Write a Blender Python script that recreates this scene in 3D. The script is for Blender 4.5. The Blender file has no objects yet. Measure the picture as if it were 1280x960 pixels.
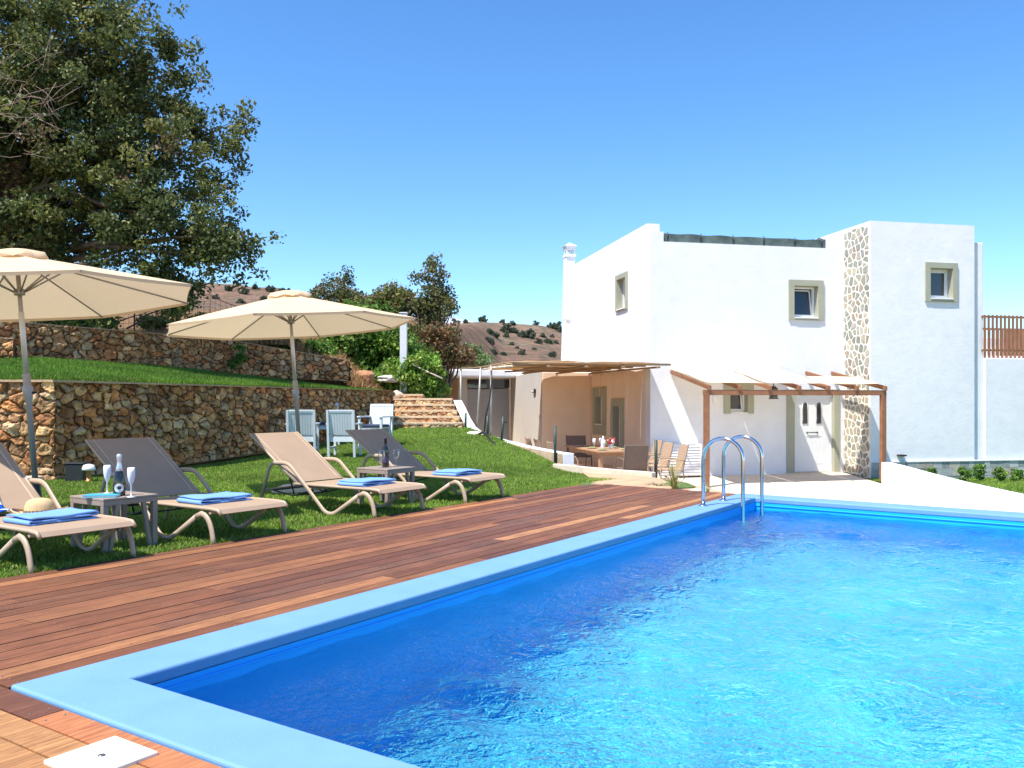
import bpy, bmesh, math, random
import numpy as np
from mathutils import Vector, Matrix
R = math.radians
scene = bpy.context.scene
COL = scene.collection

# ------------------------------------------------------------------ camera, sky, sun, exposure
CAM_H = 1.08
K = 1075.0                                    # focal length in pixels of a 1280 wide frame
cd = bpy.data.cameras.new('camera')
cam = bpy.data.objects.new('camera', cd)
COL.objects.link(cam)
cam.location = (0, 0, CAM_H)
cam.rotation_euler = (R(90), 0, 0)
cd.sensor_width = 36.0
cd.lens = 36.0 * K / 1280.0
cd.shift_y = 23.0 / 1280.0
cd.clip_start = 0.05
cd.clip_end = 20000
scene.camera = cam

SUN = Vector((-0.347, -0.316, 0.883)).normalized()
world = bpy.data.worlds.new('World')
scene.world = world
world.use_nodes = True
wt = world.node_tree
bg = wt.nodes['Background']
sky = wt.nodes.new('ShaderNodeTexSky')
sky.sky_type = 'NISHITA'
sky.sun_disc = False
sky.sun_elevation = math.asin(SUN.z)
sky.sun_rotation = math.atan2(SUN.x, SUN.y)
sky.air_density = 1.0
sky.dust_density = 0.05
sky.ozone_density = 3.0
sky.altitude = 200
hs_ = wt.nodes.new('ShaderNodeHueSaturation'); hs_.inputs['Saturation'].default_value = 1.2
wt.links.new(sky.outputs[0], hs_.inputs['Color'])
mx_ = wt.nodes.new('ShaderNodeMix'); mx_.data_type = 'RGBA'; mx_.blend_type = 'MULTIPLY'; mx_.inputs['Factor'].default_value = 1.0
mx_.inputs['B'].default_value = (0.86, 0.96, 1.06, 1)
wt.links.new(hs_.outputs[0], mx_.inputs['A']); wt.links.new(mx_.outputs['Result'], bg.inputs[0])
bg.inputs[1].default_value = 0.142
ld = bpy.data.lights.new('sun', 'SUN')
ld.energy = 5.0
ld.angle = R(0.5)
ld.color = (1.0, 0.955, 0.88)
sun = bpy.data.objects.new('sun', ld)
COL.objects.link(sun)
sun.rotation_euler = SUN.to_track_quat('Z', 'Y').to_euler()
sun.location = (-20, -20, 50)
vs = scene.view_settings
scene.display_settings.display_device = 'sRGB'
vs.view_transform = 'Standard'
vs.look = 'None'
vs.exposure = 0.72
vs.gamma = 1
vs.use_curve_mapping = False
cy = scene.cycles
cy.use_denoising = True
cy.denoiser = 'OPENIMAGEDENOISE'
cy.denoising_input_passes = 'RGB_ALBEDO_NORMAL'
cy.max_bounces = 9
cy.diffuse_bounces = 6
cy.glossy_bounces = 4
cy.transmission_bounces = 6
cy.transparent_max_bounces = 12
cy.sample_clamp_indirect = 12.0
cy.caustics_reflective = False
cy.caustics_refractive = True
cy.blur_glossy = 0.5
cy.use_adaptive_sampling = True
cy.adaptive_threshold = 0.01

# ------------------------------------------------------------------ helpers
def P(px, py, z=0.0):
    Y = K * (CAM_H - z) / (py - 503.0)
    return Vector(((px - 640.0) / K * Y, Y, z))
def AT(px, py, Y):
    return Vector(((px - 640.0) / K * Y, Y, CAM_H + (503.0 - py) / K * Y))

def tag(o, label=None, cat=None, group=None, kind=None):
    if label: o['label'] = label
    if cat: o['category'] = cat
    if group: o['group'] = group
    if kind: o['kind'] = kind
    return o
def empty(name, loc=(0, 0, 0), rz=0.0, label=None, cat=None, group=None):
    o = bpy.data.objects.new(name, None)
    COL.objects.link(o)
    o.location = loc
    o.rotation_euler = (0, 0, rz)
    o.empty_display_size = 0.2
    return tag(o, label, cat, group)
def copy_tree(o, parent=None):
    c = o.copy()
    COL.objects.link(c)
    if parent is not None:
        c.parent = parent
    for ch in list(o.children):
        copy_tree(ch, c)
    return c

class MB:
    """collects shapes for one mesh"""
    def __init__(s):
        s.v = []; s.f = []; s.m = []; s.c = []; s.smooth = []
    def add(s, vs_, fs, mi=0, col=None, smooth=False):
        b = len(s.v)
        s.v += [tuple(p) for p in vs_]
        for f in fs:
            s.f.append([i + b for i in f]); s.m.append(mi); s.c.append(col); s.smooth.append(smooth)
        return s
    def box(s, a, b, mi=0, col=None, M=None):
        x0, y0, z0 = a; x1, y1, z1 = b
        vs_ = [Vector(p) for p in ((x0,y0,z0),(x1,y0,z0),(x1,y1,z0),(x0,y1,z0),(x0,y0,z1),(x1,y0,z1),(x1,y1,z1),(x0,y1,z1))]
        if M is not None: vs_ = [M @ p for p in vs_]
        return s.add(vs_, [(0,3,2,1),(4,5,6,7),(0,1,5,4),(1,2,6,5),(2,3,7,6),(3,0,4,7)], mi, col)
    def prism(s, poly, z0, z1, mi=0, col=None):
        n = len(poly)
        z0s = z0 if hasattr(z0, '__len__') else [z0] * n
        z1s = z1 if hasattr(z1, '__len__') else [z1] * n
        vs_ = [(p[0], p[1], z0s[i]) for i, p in enumerate(poly)] + [(p[0], p[1], z1s[i]) for i, p in enumerate(poly)]
        fs = [list(range(n))[::-1], list(range(n, 2 * n))] + [(i, (i + 1) % n, n + (i + 1) % n, n + i) for i in range(n)]
        return s.add(vs_, fs, mi, col)
    def tube(s, pts, r, n=8, mi=0, col=None, closed=False, cap=True, flat=1.0):
        pts = [Vector(p) for p in pts]
        m = len(pts)
        rs = r if hasattr(r, '__len__') else [r] * m
        vs_ = []
        prev = None
        for i, p in enumerate(pts):
            if closed: t = pts[(i + 1) % m] - pts[i - 1]
            else: t = pts[min(i + 1, m - 1)] - pts[max(i - 1, 0)]
            t.normalize()
            if prev is None:
                a = Vector((0, 0, 1)) if abs(t.z) < 0.9 else Vector((1, 0, 0))
                nrm = (a - t * a.dot(t)).normalized()
            else:
                nrm = (prev - t * prev.dot(t)).normalized()
            prev = nrm
            bn = t.cross(nrm)
            for k in range(n):
                a = 2 * math.pi * k / n
                vs_.append(p + nrm * (math.cos(a) * rs[i]) + bn * (math.sin(a) * rs[i] * flat))
        fs = []
        for i in range(m if closed else m - 1):
            j = (i + 1) % m
            for k in range(n):
                l = (k + 1) % n
                fs.append((i*n+k, i*n+l, j*n+l, j*n+k))
        s.add(vs_, fs, mi, col, smooth=True)
        if cap and not closed:
            b = len(s.v) - m * n
            s.f.append([b + k for k in range(n)][::-1]); s.m.append(mi); s.c.append(col); s.smooth.append(False)
            s.f.append([b + (m-1)*n + k for k in range(n)]); s.m.append(mi); s.c.append(col); s.smooth.append(False)
        return s
    def lathe(s, prof, n=20, mi=0, col=None, at=(0,0,0), M=None):
        """prof: (radius, z)"""
        vs_ = []
        for r_, z_ in prof:
            for k in range(n):
                a = 2 * math.pi * k / n
                p = Vector((at[0] + r_ * math.cos(a), at[1] + r_ * math.sin(a), at[2] + z_))
                vs_.append(M @ p if M is not None else p)
        fs = []
        for i in range(len(prof) - 1):
            for k in range(n):
                l = (k + 1) % n
                fs.append((i*n+k, i*n+l, (i+1)*n+l, (i+1)*n+k))
        fs.append(list(range(n))[::-1]); fs.append([(len(prof)-1)*n + k for k in range(n)])
        return s.add(vs_, fs, mi, col, smooth=True)
    def build(s, name, mats, parent=None, bevel=0.0, loc=None, rz=None, seg=2):
        me = bpy.data.meshes.new(name)
        me.from_pydata(s.v, [], s.f)
        if not isinstance(mats, (list, tuple)): mats = [mats]
        for m in mats: me.materials.append(m)
        me.polygons.foreach_set('material_index', s.m)
        me.polygons.foreach_set('use_smooth', s.smooth)
        if any(c is not None for c in s.c):
            at = me.attributes.new('tint', 'FLOAT_COLOR', 'CORNER')
            data = []
            for f, c in zip(s.f, s.c):
                c = c or (0.5, 0.5, 0.5)
                data += list((c[0], c[1], c[2], 1.0)) * len(f)
            at.data.foreach_set('color', data)
        me.update()
        o = bpy.data.objects.new(name, me)
        COL.objects.link(o)
        if parent is not None: o.parent = parent
        if loc is not None: o.location = loc
        if rz is not None: o.rotation_euler = (0, 0, rz)
        if bevel > 0:
            b = o.modifiers.new('bevel', 'BEVEL')
            b.width = bevel; b.segments = seg; b.limit_method = 'ANGLE'; b.angle_limit = R(40)
            b.harden_normals = False
        return o

def np_mesh(name, V, F, mats, parent=None, tint=None, smooth=False, n_side=4):
    """V (n,3), F (m,n_side) arrays; tint (m,3) per face"""
    me = bpy.data.meshes.new(name)
    V = np.ascontiguousarray(V, dtype=np.float32); F = np.ascontiguousarray(F, dtype=np.int32)
    me.vertices.add(len(V)); me.vertices.foreach_set('co', V.ravel())
    k = F.shape[1]
    me.loops.add(F.size); me.loops.foreach_set('vertex_index', F.ravel())
    me.polygons.add(len(F))
    me.polygons.foreach_set('loop_start', np.arange(0, F.size, k, dtype=np.int32))
    me.polygons.foreach_set('loop_total', np.full(len(F), k, dtype=np.int32))
    me.polygons.foreach_set('use_smooth', np.full(len(F), bool(smooth)))
    if tint is not None:
        t = np.ones((len(F), k, 4), dtype=np.float32)
        t[:, :, :3] = np.asarray(tint, dtype=np.float32)[:, None, :]
        at = me.attributes.new('tint', 'FLOAT_COLOR', 'CORNER')
        at.data.foreach_set('color', t.ravel())
    if not isinstance(mats, (list, tuple)): mats = [mats]
    for m in mats: me.materials.append(m)
    me.update(calc_edges=True)
    me.validate()
    o = bpy.data.objects.new(name, me)
    COL.objects.link(o)
    if parent is not None: o.parent = parent
    return o
def grid_faces(nr, nc):
    i = np.arange(nr - 1)[:, None]; j = np.arange(nc - 1)[None, :]
    a = i * nc + j
    return np.stack([a, a + 1, a + nc + 1, a + nc], -1).reshape(-1, 4)

# ------------------------------------------------------------------ materials
def new_mat(name):
    m = bpy.data.materials.new(name); m.use_nodes = True
    return m, m.node_tree, m.node_tree.nodes['Principled BSDF']
def N(t, kind, **kw):
    n = t.nodes.new('ShaderNode' + kind)
    for k, v in kw.items():
        if k.startswith('i_'): n.inputs[k[2:].replace('_', ' ')].default_value = v
        else: setattr(n, k, v)
    return n
def ramp(t, src, stops):
    r = t.nodes.new('ShaderNodeValToRGB')
    el = r.color_ramp.elements
    while len(el) < len(stops): el.new(0.5)
    for e, (p, c) in zip(el, stops):
        e.position = p; e.color = (c[0], c[1], c[2], 1)
    t.links.new(src, r.inputs[0])
    return r.outputs[0]
def mix(t, a, b, fac, mode='MIX'):
    m = t.nodes.new('ShaderNodeMix'); m.data_type = 'RGBA'; m.blend_type = mode
    for sock, v in ((m.inputs['Factor'], fac), (m.inputs['A'], a), (m.inputs['B'], b)):
        if isinstance(v, (int, float)): sock.default_value = v
        elif isinstance(v, (tuple, list)): sock.default_value = (v[0], v[1], v[2], 1)
        else: t.links.new(v, sock)
    return m.outputs['Result']
def noise(t, scale, detail=4, rough=0.6, coord='Object', vec=None, dist=0.0, out='Fac'):
    n = N(t, 'TexNoise')
    n.inputs['Scale'].default_value = scale; n.inputs['Detail'].default_value = detail
    n.inputs['Roughness'].default_value = rough; n.inputs['Distortion'].default_value = dist
    if vec is None:
        tc = N(t, 'TexCoord'); vec = tc.outputs[coord]
    t.links.new(vec, n.inputs['Vector'])
    return n.outputs[out]
def bump(t, b, h, strength=0.3, dist=0.02):
    n = N(t, 'Bump'); n.inputs['Strength'].default_value = strength; n.inputs['Distance'].default_value = dist
    t.links.new(h, n.inputs['Height']); t.links.new(n.outputs[0], b.inputs['Normal'])
def simple(name, col, rough=0.6, metal=0.0, var=0.12, vscale=6.0, bscale=None, bstr=0.2, bdist=0.005, spec=None):
    m, t, b = new_mat(name)
    n = noise(t, vscale, 5, 0.65)
    c0 = tuple(x * (1 - var) for x in col); c1 = tuple(min(1, x * (1 + var)) for x in col)
    t.links.new(ramp(t, n, [(0.3, c0), (0.7, c1)]), b.inputs['Base Color'])
    b.inputs['Roughness'].default_value = rough; b.inputs['Metallic'].default_value = metal
    if spec is not None: b.inputs['Specular IOR Level'].default_value = spec
    if bscale: bump(t, b, noise(t, bscale, 6, 0.7), bstr, bdist)
    return m
def tinted(name, rough=0.6, var=0.2, vscale=8.0, bscale=None, bstr=0.3, bdist=0.01, translucent=0.0, spec=None, stretch=None):
    """colour from the 'tint' attribute with a little variation"""
    m, t, b = new_mat(name)
    a = N(t, 'Attribute', attribute_name='tint')
    n = noise(t, vscale, 5, 0.7)
    f = ramp(t, n, [(0.25, (1 - var,) * 3), (0.75, (1 + var,) * 3)])
    c = mix(t, a.outputs['Color'], f, 1.0, 'MULTIPLY')
    t.links.new(c, b.inputs['Base Color'])
    b.inputs['Roughness'].default_value = rough
    if spec is not None: b.inputs['Specular IOR Level'].default_value = spec
    if bscale: bump(t, b, noise(t, bscale, 6, 0.7), bstr, bdist)
    if translucent > 0:
        tr = N(t, 'BsdfTranslucent'); t.links.new(c, tr.inputs['Color'])
        mx = N(t, 'MixShader'); mx.inputs[0].default_value = translucent
        out = t.nodes['Material Output']
        t.links.new(b.outputs[0], mx.inputs[1]); t.links.new(tr.outputs[0], mx.inputs[2])
        t.links.new(mx.outputs[0], out.inputs['Surface'])
    return m
# ------------------------------------------------------------------ pool
D1 = Vector((0.5554, 0.8316, 0)).normalized()          # along the pool
NN = Vector((0.8316, -0.5554, 0)).normalized()         # across it, from the deck to the water
O0 = Vector((-1.901, 3.254, 0))                        # outer corner of the coping nearest the camera
FAR0 = Vector((2.688, 10.14, 0))
FD = Vector((1, -0.785, 0)).normalized()               # direction of the far edge
PW, CW = 5.2, 0.30                                     # pool width, coping width
ND = (NN + 0.0 * D1).normalized()
def far_at(w):                                         # point on the far outer edge at distance w across
    return FAR0 + FD * (w / FD.dot(NN))
outer = [O0, O0 + NN * (PW + 2 * CW), far_at(PW + 2 * CW), FAR0]
def inset(w0):
    a = O0 + NN * w0 + D1 * w0
    b = O0 + NN * (PW + 2 * CW - w0) + D1 * w0
    c = far_at(PW + 2 * CW - w0) - D1 * (w0 * 1.15)
    d = far_at(w0) - D1 * (w0 * 1.15)
    return [a, b, c, d]
inner = inset(CW)

m_coping, t, b = new_mat('painted_coping')
t.links.new(ramp(t, noise(t, 3.0, 6, 0.7), [(0.3, (0.135, 0.285, 0.51)), (0.7, (0.165, 0.32, 0.56))]), b.inputs['Base Color'])
b.inputs['Roughness'].default_value = 0.65
bump(t, b, noise(t, 180, 3, 0.6), 0.5, 0.003)
m_pool, t, b = new_mat('pool_paint')
t.links.new(ramp(t, noise(t, 1.3, 4, 0.6), [(0.3, (0.008, 0.38, 0.92)), (0.7, (0.012, 0.42, 0.95))]), b.inputs['Base Color'])
b.inputs['Roughness'].default_value = 0.45
m_floor, t, b = new_mat('pool_floor_paint')
t.links.new(ramp(t, noise(t, 1.3, 4, 0.6), [(0.3, (0.10, 0.76, 0.88)), (0.7, (0.13, 0.82, 0.92))]), b.inputs['Base Color'])
b.inputs['Roughness'].default_value = 0.6

def ring(mb, A, B, zt, zb):
    n = len(A)
    v = [(p.x, p.y, zt) for p in A] + [(p.x, p.y, zt) for p in B] + [(p.x, p.y, zb) for p in A] + [(p.x, p.y, zb) for p in B]
    f = []
    for i in range(n):
        j = (i + 1) % n
        f += [(i, j, n + j, n + i), (2*n + i, i, n*0 + i, 2*n + i)][:1]
        f += [(i, 2*n + i, 2*n + j, j), (n + i, n + j, 3*n + j, 3*n + i), (2*n + i, 3*n + i, 3*n + j, 2*n + j)]
    mb.add(v, f)
mb = MB(); ring(mb, outer, inset(CW + 0.004), 0.012, -0.045)
cop = mb.build('pool_coping', m_coping, bevel=0.012, seg=3); tag(cop, kind='structure')
ZW, ZF = -0.115, -1.60
# basin: walls and floor, outer shell down below
mb = MB()
i4 = inner
v = [(p.x, p.y, -0.045) for p in i4] + [(p.x, p.y, ZF) for p in i4]
mb.add(v, [(0, 4, 5, 1), (1, 5, 6, 2), (2, 6, 7, 3), (3, 7, 4, 0)], 0)
mb.add([(p.x, p.y, ZF) for p in i4], [(0, 3, 2, 1)], 1)
ov = inset(0.03)
mb.add([(p.x, p.y, -0.045) for p in ov] + [(p.x, p.y, -1.75) for p in ov], [(0, 1, 5, 4), (1, 2, 6, 5), (2, 3, 7, 6), (3, 0, 4, 7), (4, 5, 6, 7)], 0)
basin = mb.build('pool_basin', [m_pool, m_floor]); tag(basin, kind='structure')
# a moulded ledge line running round the basin just above the water
mb = MB(); ring(mb, inset(CW - 0.002), inset(CW + 0.008), -0.070, -0.080)
ld_ = mb.build('pool_ledge', m_pool, bevel=0.003); tag(ld_, kind='structure')

# water: a really rippled sheet of glass-like water
a, b_, c, d = [Vector((p.x, p.y, 0)) for p in inset(CW - 0.005)]
nu, nv = 340, 560
uu, vv = np.meshgrid(np.linspace(0, 1, nu), np.linspace(0, 1, nv))
def bil(k):
    return (1-uu)*(1-vv)*a[k] + uu*(1-vv)*b_[k] + uu*vv*c[k] + (1-uu)*vv*d[k]
WX, WY = bil(0), bil(1)
rng = np.random.default_rng(4); GEO = 0.0027
WZ = np.zeros_like(WX)
amp_tot = 0
for k in range(110):
    lam = math.exp(rng.uniform(math.log(0.13), math.log(0.7)))
    th = rng.uniform(0, 2 * math.pi)
    if rng.random() < 0.5: th = rng.normal(0.5, 0.7)
    kx, ky = 2*math.pi/lam*math.cos(th), 2*math.pi/lam*math.sin(th)
    amp = GEO * lam ** 1.3
    ph = rng.uniform(0, 2*math.pi)
    WZ += amp * np.sin(kx*WX + ky*WY + ph + 0.6*np.sin(0.9*WX+1.3*WY+ph))
V = np.stack([WX, WY, WZ + ZW], -1).reshape(-1, 3)
m_water, t, b = new_mat('water')
t.nodes.remove(b)
g = N(t, 'BsdfGlass'); g.inputs['IOR'].default_value = 1.33; g.inputs['Roughness'].default_value = 0.0
g.inputs['Color'].default_value = (0.93, 0.985, 1.0, 1)
# fine surface ripples on top of the modelled waves
w1 = noise(t, 13.0, 3, 0.55, dist=0.6); w2 = noise(t, 34.0, 2, 0.5, dist=0.4)
ad = N(t, 'Math', operation='MULTIPLY_ADD'); ad.inputs[1].default_value = 0.35
t.links.new(w2, ad.inputs[0]); t.links.new(w1, ad.inputs[2])
bp_ = N(t, 'Bump'); bp_.inputs['Strength'].default_value = 1.0; bp_.inputs['Distance'].default_value = 0.024
t.links.new(ad.outputs[0], bp_.inputs['Height']); t.links.new(bp_.outputs[0], g.inputs['Normal'])
t.links.new(g.outputs[0], t.nodes['Material Output'].inputs['Surface'])
water = np_mesh('water', V, grid_faces(nv, nu), m_water, smooth=True)
tag(water, kind='structure')
water.cycles.is_caustics_caster = True
basin.cycles.is_caustics_receiver = True
ld.cycles.is_caustics_light = True
# ------------------------------------------------------------------ ground, deck, lawn, walls
rnd = random.Random(7)
def smooth(x): x = max(0.0, min(1.0, x)); return x * x * (3 - 2 * x)
def vnoise(X, Y, scale, seed=0, octaves=4):
    """smooth value noise on arrays"""
    out = np.zeros_like(X, dtype=float); amp = 1.0; tot = 0
    r_ = np.random.default_rng(seed)
    tab = r_.random((256, 256))
    for o in range(octaves):
        x = X * scale * 2**o + 37.1*o; y = Y * scale * 2**o + 11.7*o
        xi = np.floor(x).astype(int); yi = np.floor(y).astype(int)
        fx = x - xi; fy = y - yi; fx = fx*fx*(3-2*fx); fy = fy*fy*(3-2*fy)
        g_ = lambda a, b: tab[a % 256, b % 256]
        out += amp * ((g_(xi,yi)*(1-fx)+g_(xi+1,yi)*fx)*(1-fy) + (g_(xi,yi+1)*(1-fx)+g_(xi+1,yi+1)*fx)*fy)
        tot += amp; amp *= 0.5
    return out / tot - 0.5

# the far ground, a single sheet with a hole for the pool
m_dry, t, b = new_mat('dry_earth')
n1 = noise(t, 0.9, 8, 0.7); n2 = noise(t, 9, 6, 0.7)
c = ramp(t, n1, [(0.3, (0.34, 0.21, 0.12)), (0.6, (0.45, 0.32, 0.20))])
t.links.new(mix(t, c, ramp(t, n2, [(0.3, (0.6, 0.6, 0.6)), (0.7, (1.2, 1.2, 1.2))]), 1.0, 'MULTIPLY'), b.inputs['Base Color'])
b.inputs['Roughness'].default_value = 0.95
bump(t, b, n2, 0.6, 0.03)
mb = MB()
S = 6000
q = [(-S, -S), (S, -S), (S, S), (-S, S)]
w = [O0 + NN * 0.5 + D1 * 0.5, O0 + NN * (PW) + D1 * 0.5, far_at(PW) - D1 * 0.6, far_at(0.5) - D1 * 0.6]
mb.add([(x, y, -2.0) for x, y in q] + [(p.x, p.y, -2.0) for p in w], [(0, 1, 5, 4), (1, 2, 6, 5), (2, 3, 7, 6), (3, 0, 4, 7)])
tag(mb.build('ground', m_dry), kind='structure')

# patio (falls gently towards the pool), two sheets' worth of pale concrete
m_patio, t, b = new_mat('pale_concrete')
n1 = noise(t, 0.7, 6, 0.6); n2 = noise(t, 14, 6, 0.7)
c = ramp(t, n1, [(0.3, (0.60, 0.49, 0.37)), (0.7, (0.70, 0.59, 0.46))])
t.links.new(mix(t, c, ramp(t, n2, [(0.3, (0.88,)*3), (0.7, (1.08,)*3)]), 1.0, 'MULTIPLY'), b.inputs['Base Color'])
b.inputs['Roughness'].default_value = 0.85
bump(t, b, n2, 0.25, 0.01)
def patio_z(Y): return -0.80 - 0.03 * (23.2 - Y)
mb = MB()
cols_x = [-3.0, -1.0, 1.2, 2.69, 4.2, 5.7, 7.27, 7.3, 8.9]
def y_start(X):
    if X < 1.2: return 17.4
    if X <= 2.69: return 10.18
    if X <= 7.28: return 10.14 - 0.785 * (X - 2.688) + 0.02
    return 1.0
v = []; f = []
for X in cols_x:
    for k in range(41):
        Y = y_start(X) + (36.0 - y_start(X)) * (k / 40) ** 1.2
        v.append((X, Y, patio_z(min(Y, 23.2))))
for i in range(len(cols_x) - 1):
    for k in range(40):
        a = i * 41 + k; f.append((a, a + 41, a + 42, a + 1))
mb.add(v, f)
# outer raised curb of the pool terrace: vertical wall under the coping at the far side
tag(mb.build('patio', m_patio), kind='structure')

# planks of the deck, each one modelled
m_wood, t, b = new_mat('deck_wood')
a = N(t, 'Attribute', attribute_name='tint')
tc = N(t, 'TexCoord'); mp = N(t, 'Mapping'); mp.inputs['Rotation'].default_value = (0, 0, -math.atan2(D1.y, D1.x)); mp.inputs['Scale'].default_value = (1, 1, 1)
t.links.new(tc.outputs['Object'], mp.inputs[0])
mp2 = N(t, 'Mapping'); mp2.inputs['Scale'].default_value = (2.2, 60, 10); t.links.new(mp.outputs[0], mp2.inputs[0])
ng = noise(t, 1.0, 7, 0.7, vec=mp2.outputs[0], dist=1.6)
nb = noise(t, 3.0, 5, 0.7)
g1 = mix(t, a.outputs['Color'], ramp(t, ng, [(0.30, (0.45, 0.40, 0.38)), (0.46, (0.9, 0.88, 0.86)), (0.60, (1.12, 1.12, 1.1)), (0.74, (1.6, 1.62, 1.6))]), 1.0, 'MULTIPLY')
mp3 = N(t, 'Mapping'); mp3.inputs['Scale'].default_value = (1.1, 16, 10); t.links.new(mp.outputs[0], mp3.inputs[0])
ns = noise(t, 1.0, 8, 0.75, vec=mp3.outputs[0], dist=2.2)
g1 = mix(t, g1, ramp(t, ns, [(0.32, (0.55, 0.48, 0.45)), (0.46, (0.95, 0.94, 0.93)), (0.58, (1.05, 1.04, 1.02)), (0.70, (1.45, 1.42, 1.36))]), 1.0, 'MULTIPLY')
g1 = mix(t, g1, ramp(t, nb, [(0.3, (0.8, 0.8, 0.82)), (0.7, (1.15, 1.12, 1.1))]), 1.0, 'MULTIPLY')
t.links.new(g1, b.inputs['Base Color'])
b.inputs['Roughness'].default_value = 0.62; b.inputs['Specular IOR Level'].default_value = 0.3
bump(t, b, ng, 0.5, 0.004)
WOODS = [(0.20, 0.078, 0.038), (0.23, 0.090, 0.042), (0.175, 0.070, 0.036), (0.26, 0.110, 0.050), (0.185, 0.080, 0.044), (0.21, 0.086, 0.042), (0.145, 0.058, 0.033), (0.165, 0.076, 0.047)]
LIGHTW = [(0.36, 0.16, 0.07), (0.42, 0.20, 0.09), (0.31, 0.135, 0.06)]
deck = MB(); screws = MB()
PWD = 2.15 / 17
def far_line(w):                                     # how far along D1 the deck reaches at distance w left of the coping
    return (FAR0 - O0).dot(D1) + 0.0 + 0.115 * w - (0.0 if w < 1.9 else (w - 1.9) * 1.6)
def plank(s0, s1, w0, w1, col, base=O0, A=D1, B=None, gap=0.004):
    B = B or -NN
    p = [base + A * s0 + B * (w0 + gap), base + A * s1 + B * (w0 + gap), base + A * s1 + B * (w1 - gap), base + A * s0 + B * (w1 - gap)]
    if A.cross(B).z < 0: p = p[::-1]
    z1 = rnd.uniform(-0.0015, 0.0015)
    deck.prism([(q.x, q.y) for q in p], -0.024, z1, 0, col)
def screw(p):
    screws.lathe([(0.0034, 0), (0.0034, 0.0022)], 6, at=(p.x, p.y, 0.0005))
for i in range(17):
    w0 = 0.006 + i * PWD; w1 = w0 + PWD
    s_end = far_line(w0 + PWD / 2)
    s = 0.0
    first = True
    while s < s_end - 0.05:
        L = rnd.uniform(1.3, 3.4) if not first else rnd.uniform(0.5, 2.4)
        first = False
        e = min(s + L, s_end)
        if s_end - e < 0.5: e = s_end
        col = rnd.choice(LIGHTW) if rnd.random() < 0.05 or (i in (13, 15) and rnd.random() < .6) or (i == 1 and rnd.random() < .5) else rnd.choice(WOODS)
        k = rnd.uniform(0.85, 1.15); col = tuple(x * k for x in col)
        plank(s + 0.0015, e - 0.0015, w0, w1, col)
        x_ = s + 0.05
        while x_ < e:
            for ww in (w0 + 0.03, w1 - 0.03): screw(O0 + D1 * x_ - NN * ww)
            x_ += 0.55 if x_ + 0.55 < e - 0.1 or x_ >= e - 0.06 else (e - 0.05 - x_)
        s = e
# boards in front of the pool, running across
for j in range(9):
    a0 = 0.006 + j * PWD; a1 = a0 + PWD
    s = -2.35
    cuts = [-2.35, rnd.uniform(-1.6, -0.4), rnd.uniform(0.38, 0.42) if j == 0 else rnd.uniform(0.0, 1.0), rnd.uniform(1.4, 2.2), rnd.uniform(3, 4), 6.2]
    for c0, c1 in zip(cuts[:-1], cuts[1:]):
        col = rnd.choice(WOODS) if j == 0 else ((0.44, 0.22, 0.09) if rnd.random() < 0.6 else (0.34, 0.15, 0.065))
        if j == 0 and c0 > 0.3: col = (0.40, 0.155, 0.065)
        k = rnd.uniform(0.9, 1.12); col = tuple(x * k for x in col)
        plank(c0 + 0.002, c1 - 0.002, a0, a1, col, base=O0, A=NN, B=-D1)
        for ss in (c0 + 0.05, c1 - 0.05):
            for ww in (a0 + 0.03, a1 - 0.03): screw(O0 + NN * ss - D1 * ww)
# left planks carried on to the left of the front boards' edge line
dk = deck.build('wooden_deck', m_wood); tag(dk, kind='structure')
m_screw = simple('screw_steel', (0.34, 0.32, 0.30), 0.35, 0.9, 0.05)
sc_ = screws.build('deck_screws', m_screw, dk); tag(sc_, kind='stuff')
# dark joists under the planks so nothing shows through the gaps
m_dark = simple('dark_joist', (0.03, 0.02, 0.015), 0.9)
mb = MB()
pts = [O0 - NN * 2.13 + D1 * 0.0, O0 - NN * 0.01, O0 - NN * 0.01 + D1 * far_line(0), O0 - NN * 2.13 + D1 * (far_line(2.1) - 0.03)]
mb.prism([(p.x, p.y) for p in pts], -0.10, -0.026)
pts = [O0 - NN * 2.3 - D1 * 1.25, O0 + NN * 6.1 - D1 * 1.25, O0 + NN * 6.1 - D1 * 0.01, O0 - NN * 2.3 - D1 * 0.01]
mb.prism([(p.x, p.y) for p in pts], -0.10, -0.026)
tag(mb.build('deck_underframe', m_dark), kind='structure')

# skimmer lid let into the front boards
m_lid = simple('lid_plastic', (0.72, 0.70, 0.62), 0.45, var=0.04)
lidc = P(127, 947, 0.004)
t_ = empty('skimmer_lid', (lidc.x, lidc.y, 0.004), math.atan2(D1.y, D1.x), 'square white plastic pool skimmer lid set into the boards in the near left corner', 'skimmer lid')
mb = MB(); mb.box((-0.115, -0.115, -0.02), (0.115, 0.115, 0.006)); mb.build('lid', m_lid, t_, bevel=0.003)
mb = MB(); mb.lathe([(0.011, 0.006), (0.011, 0.0085), (0.004, 0.0085)], 14); mb.build('screw', m_screw, t_)

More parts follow.
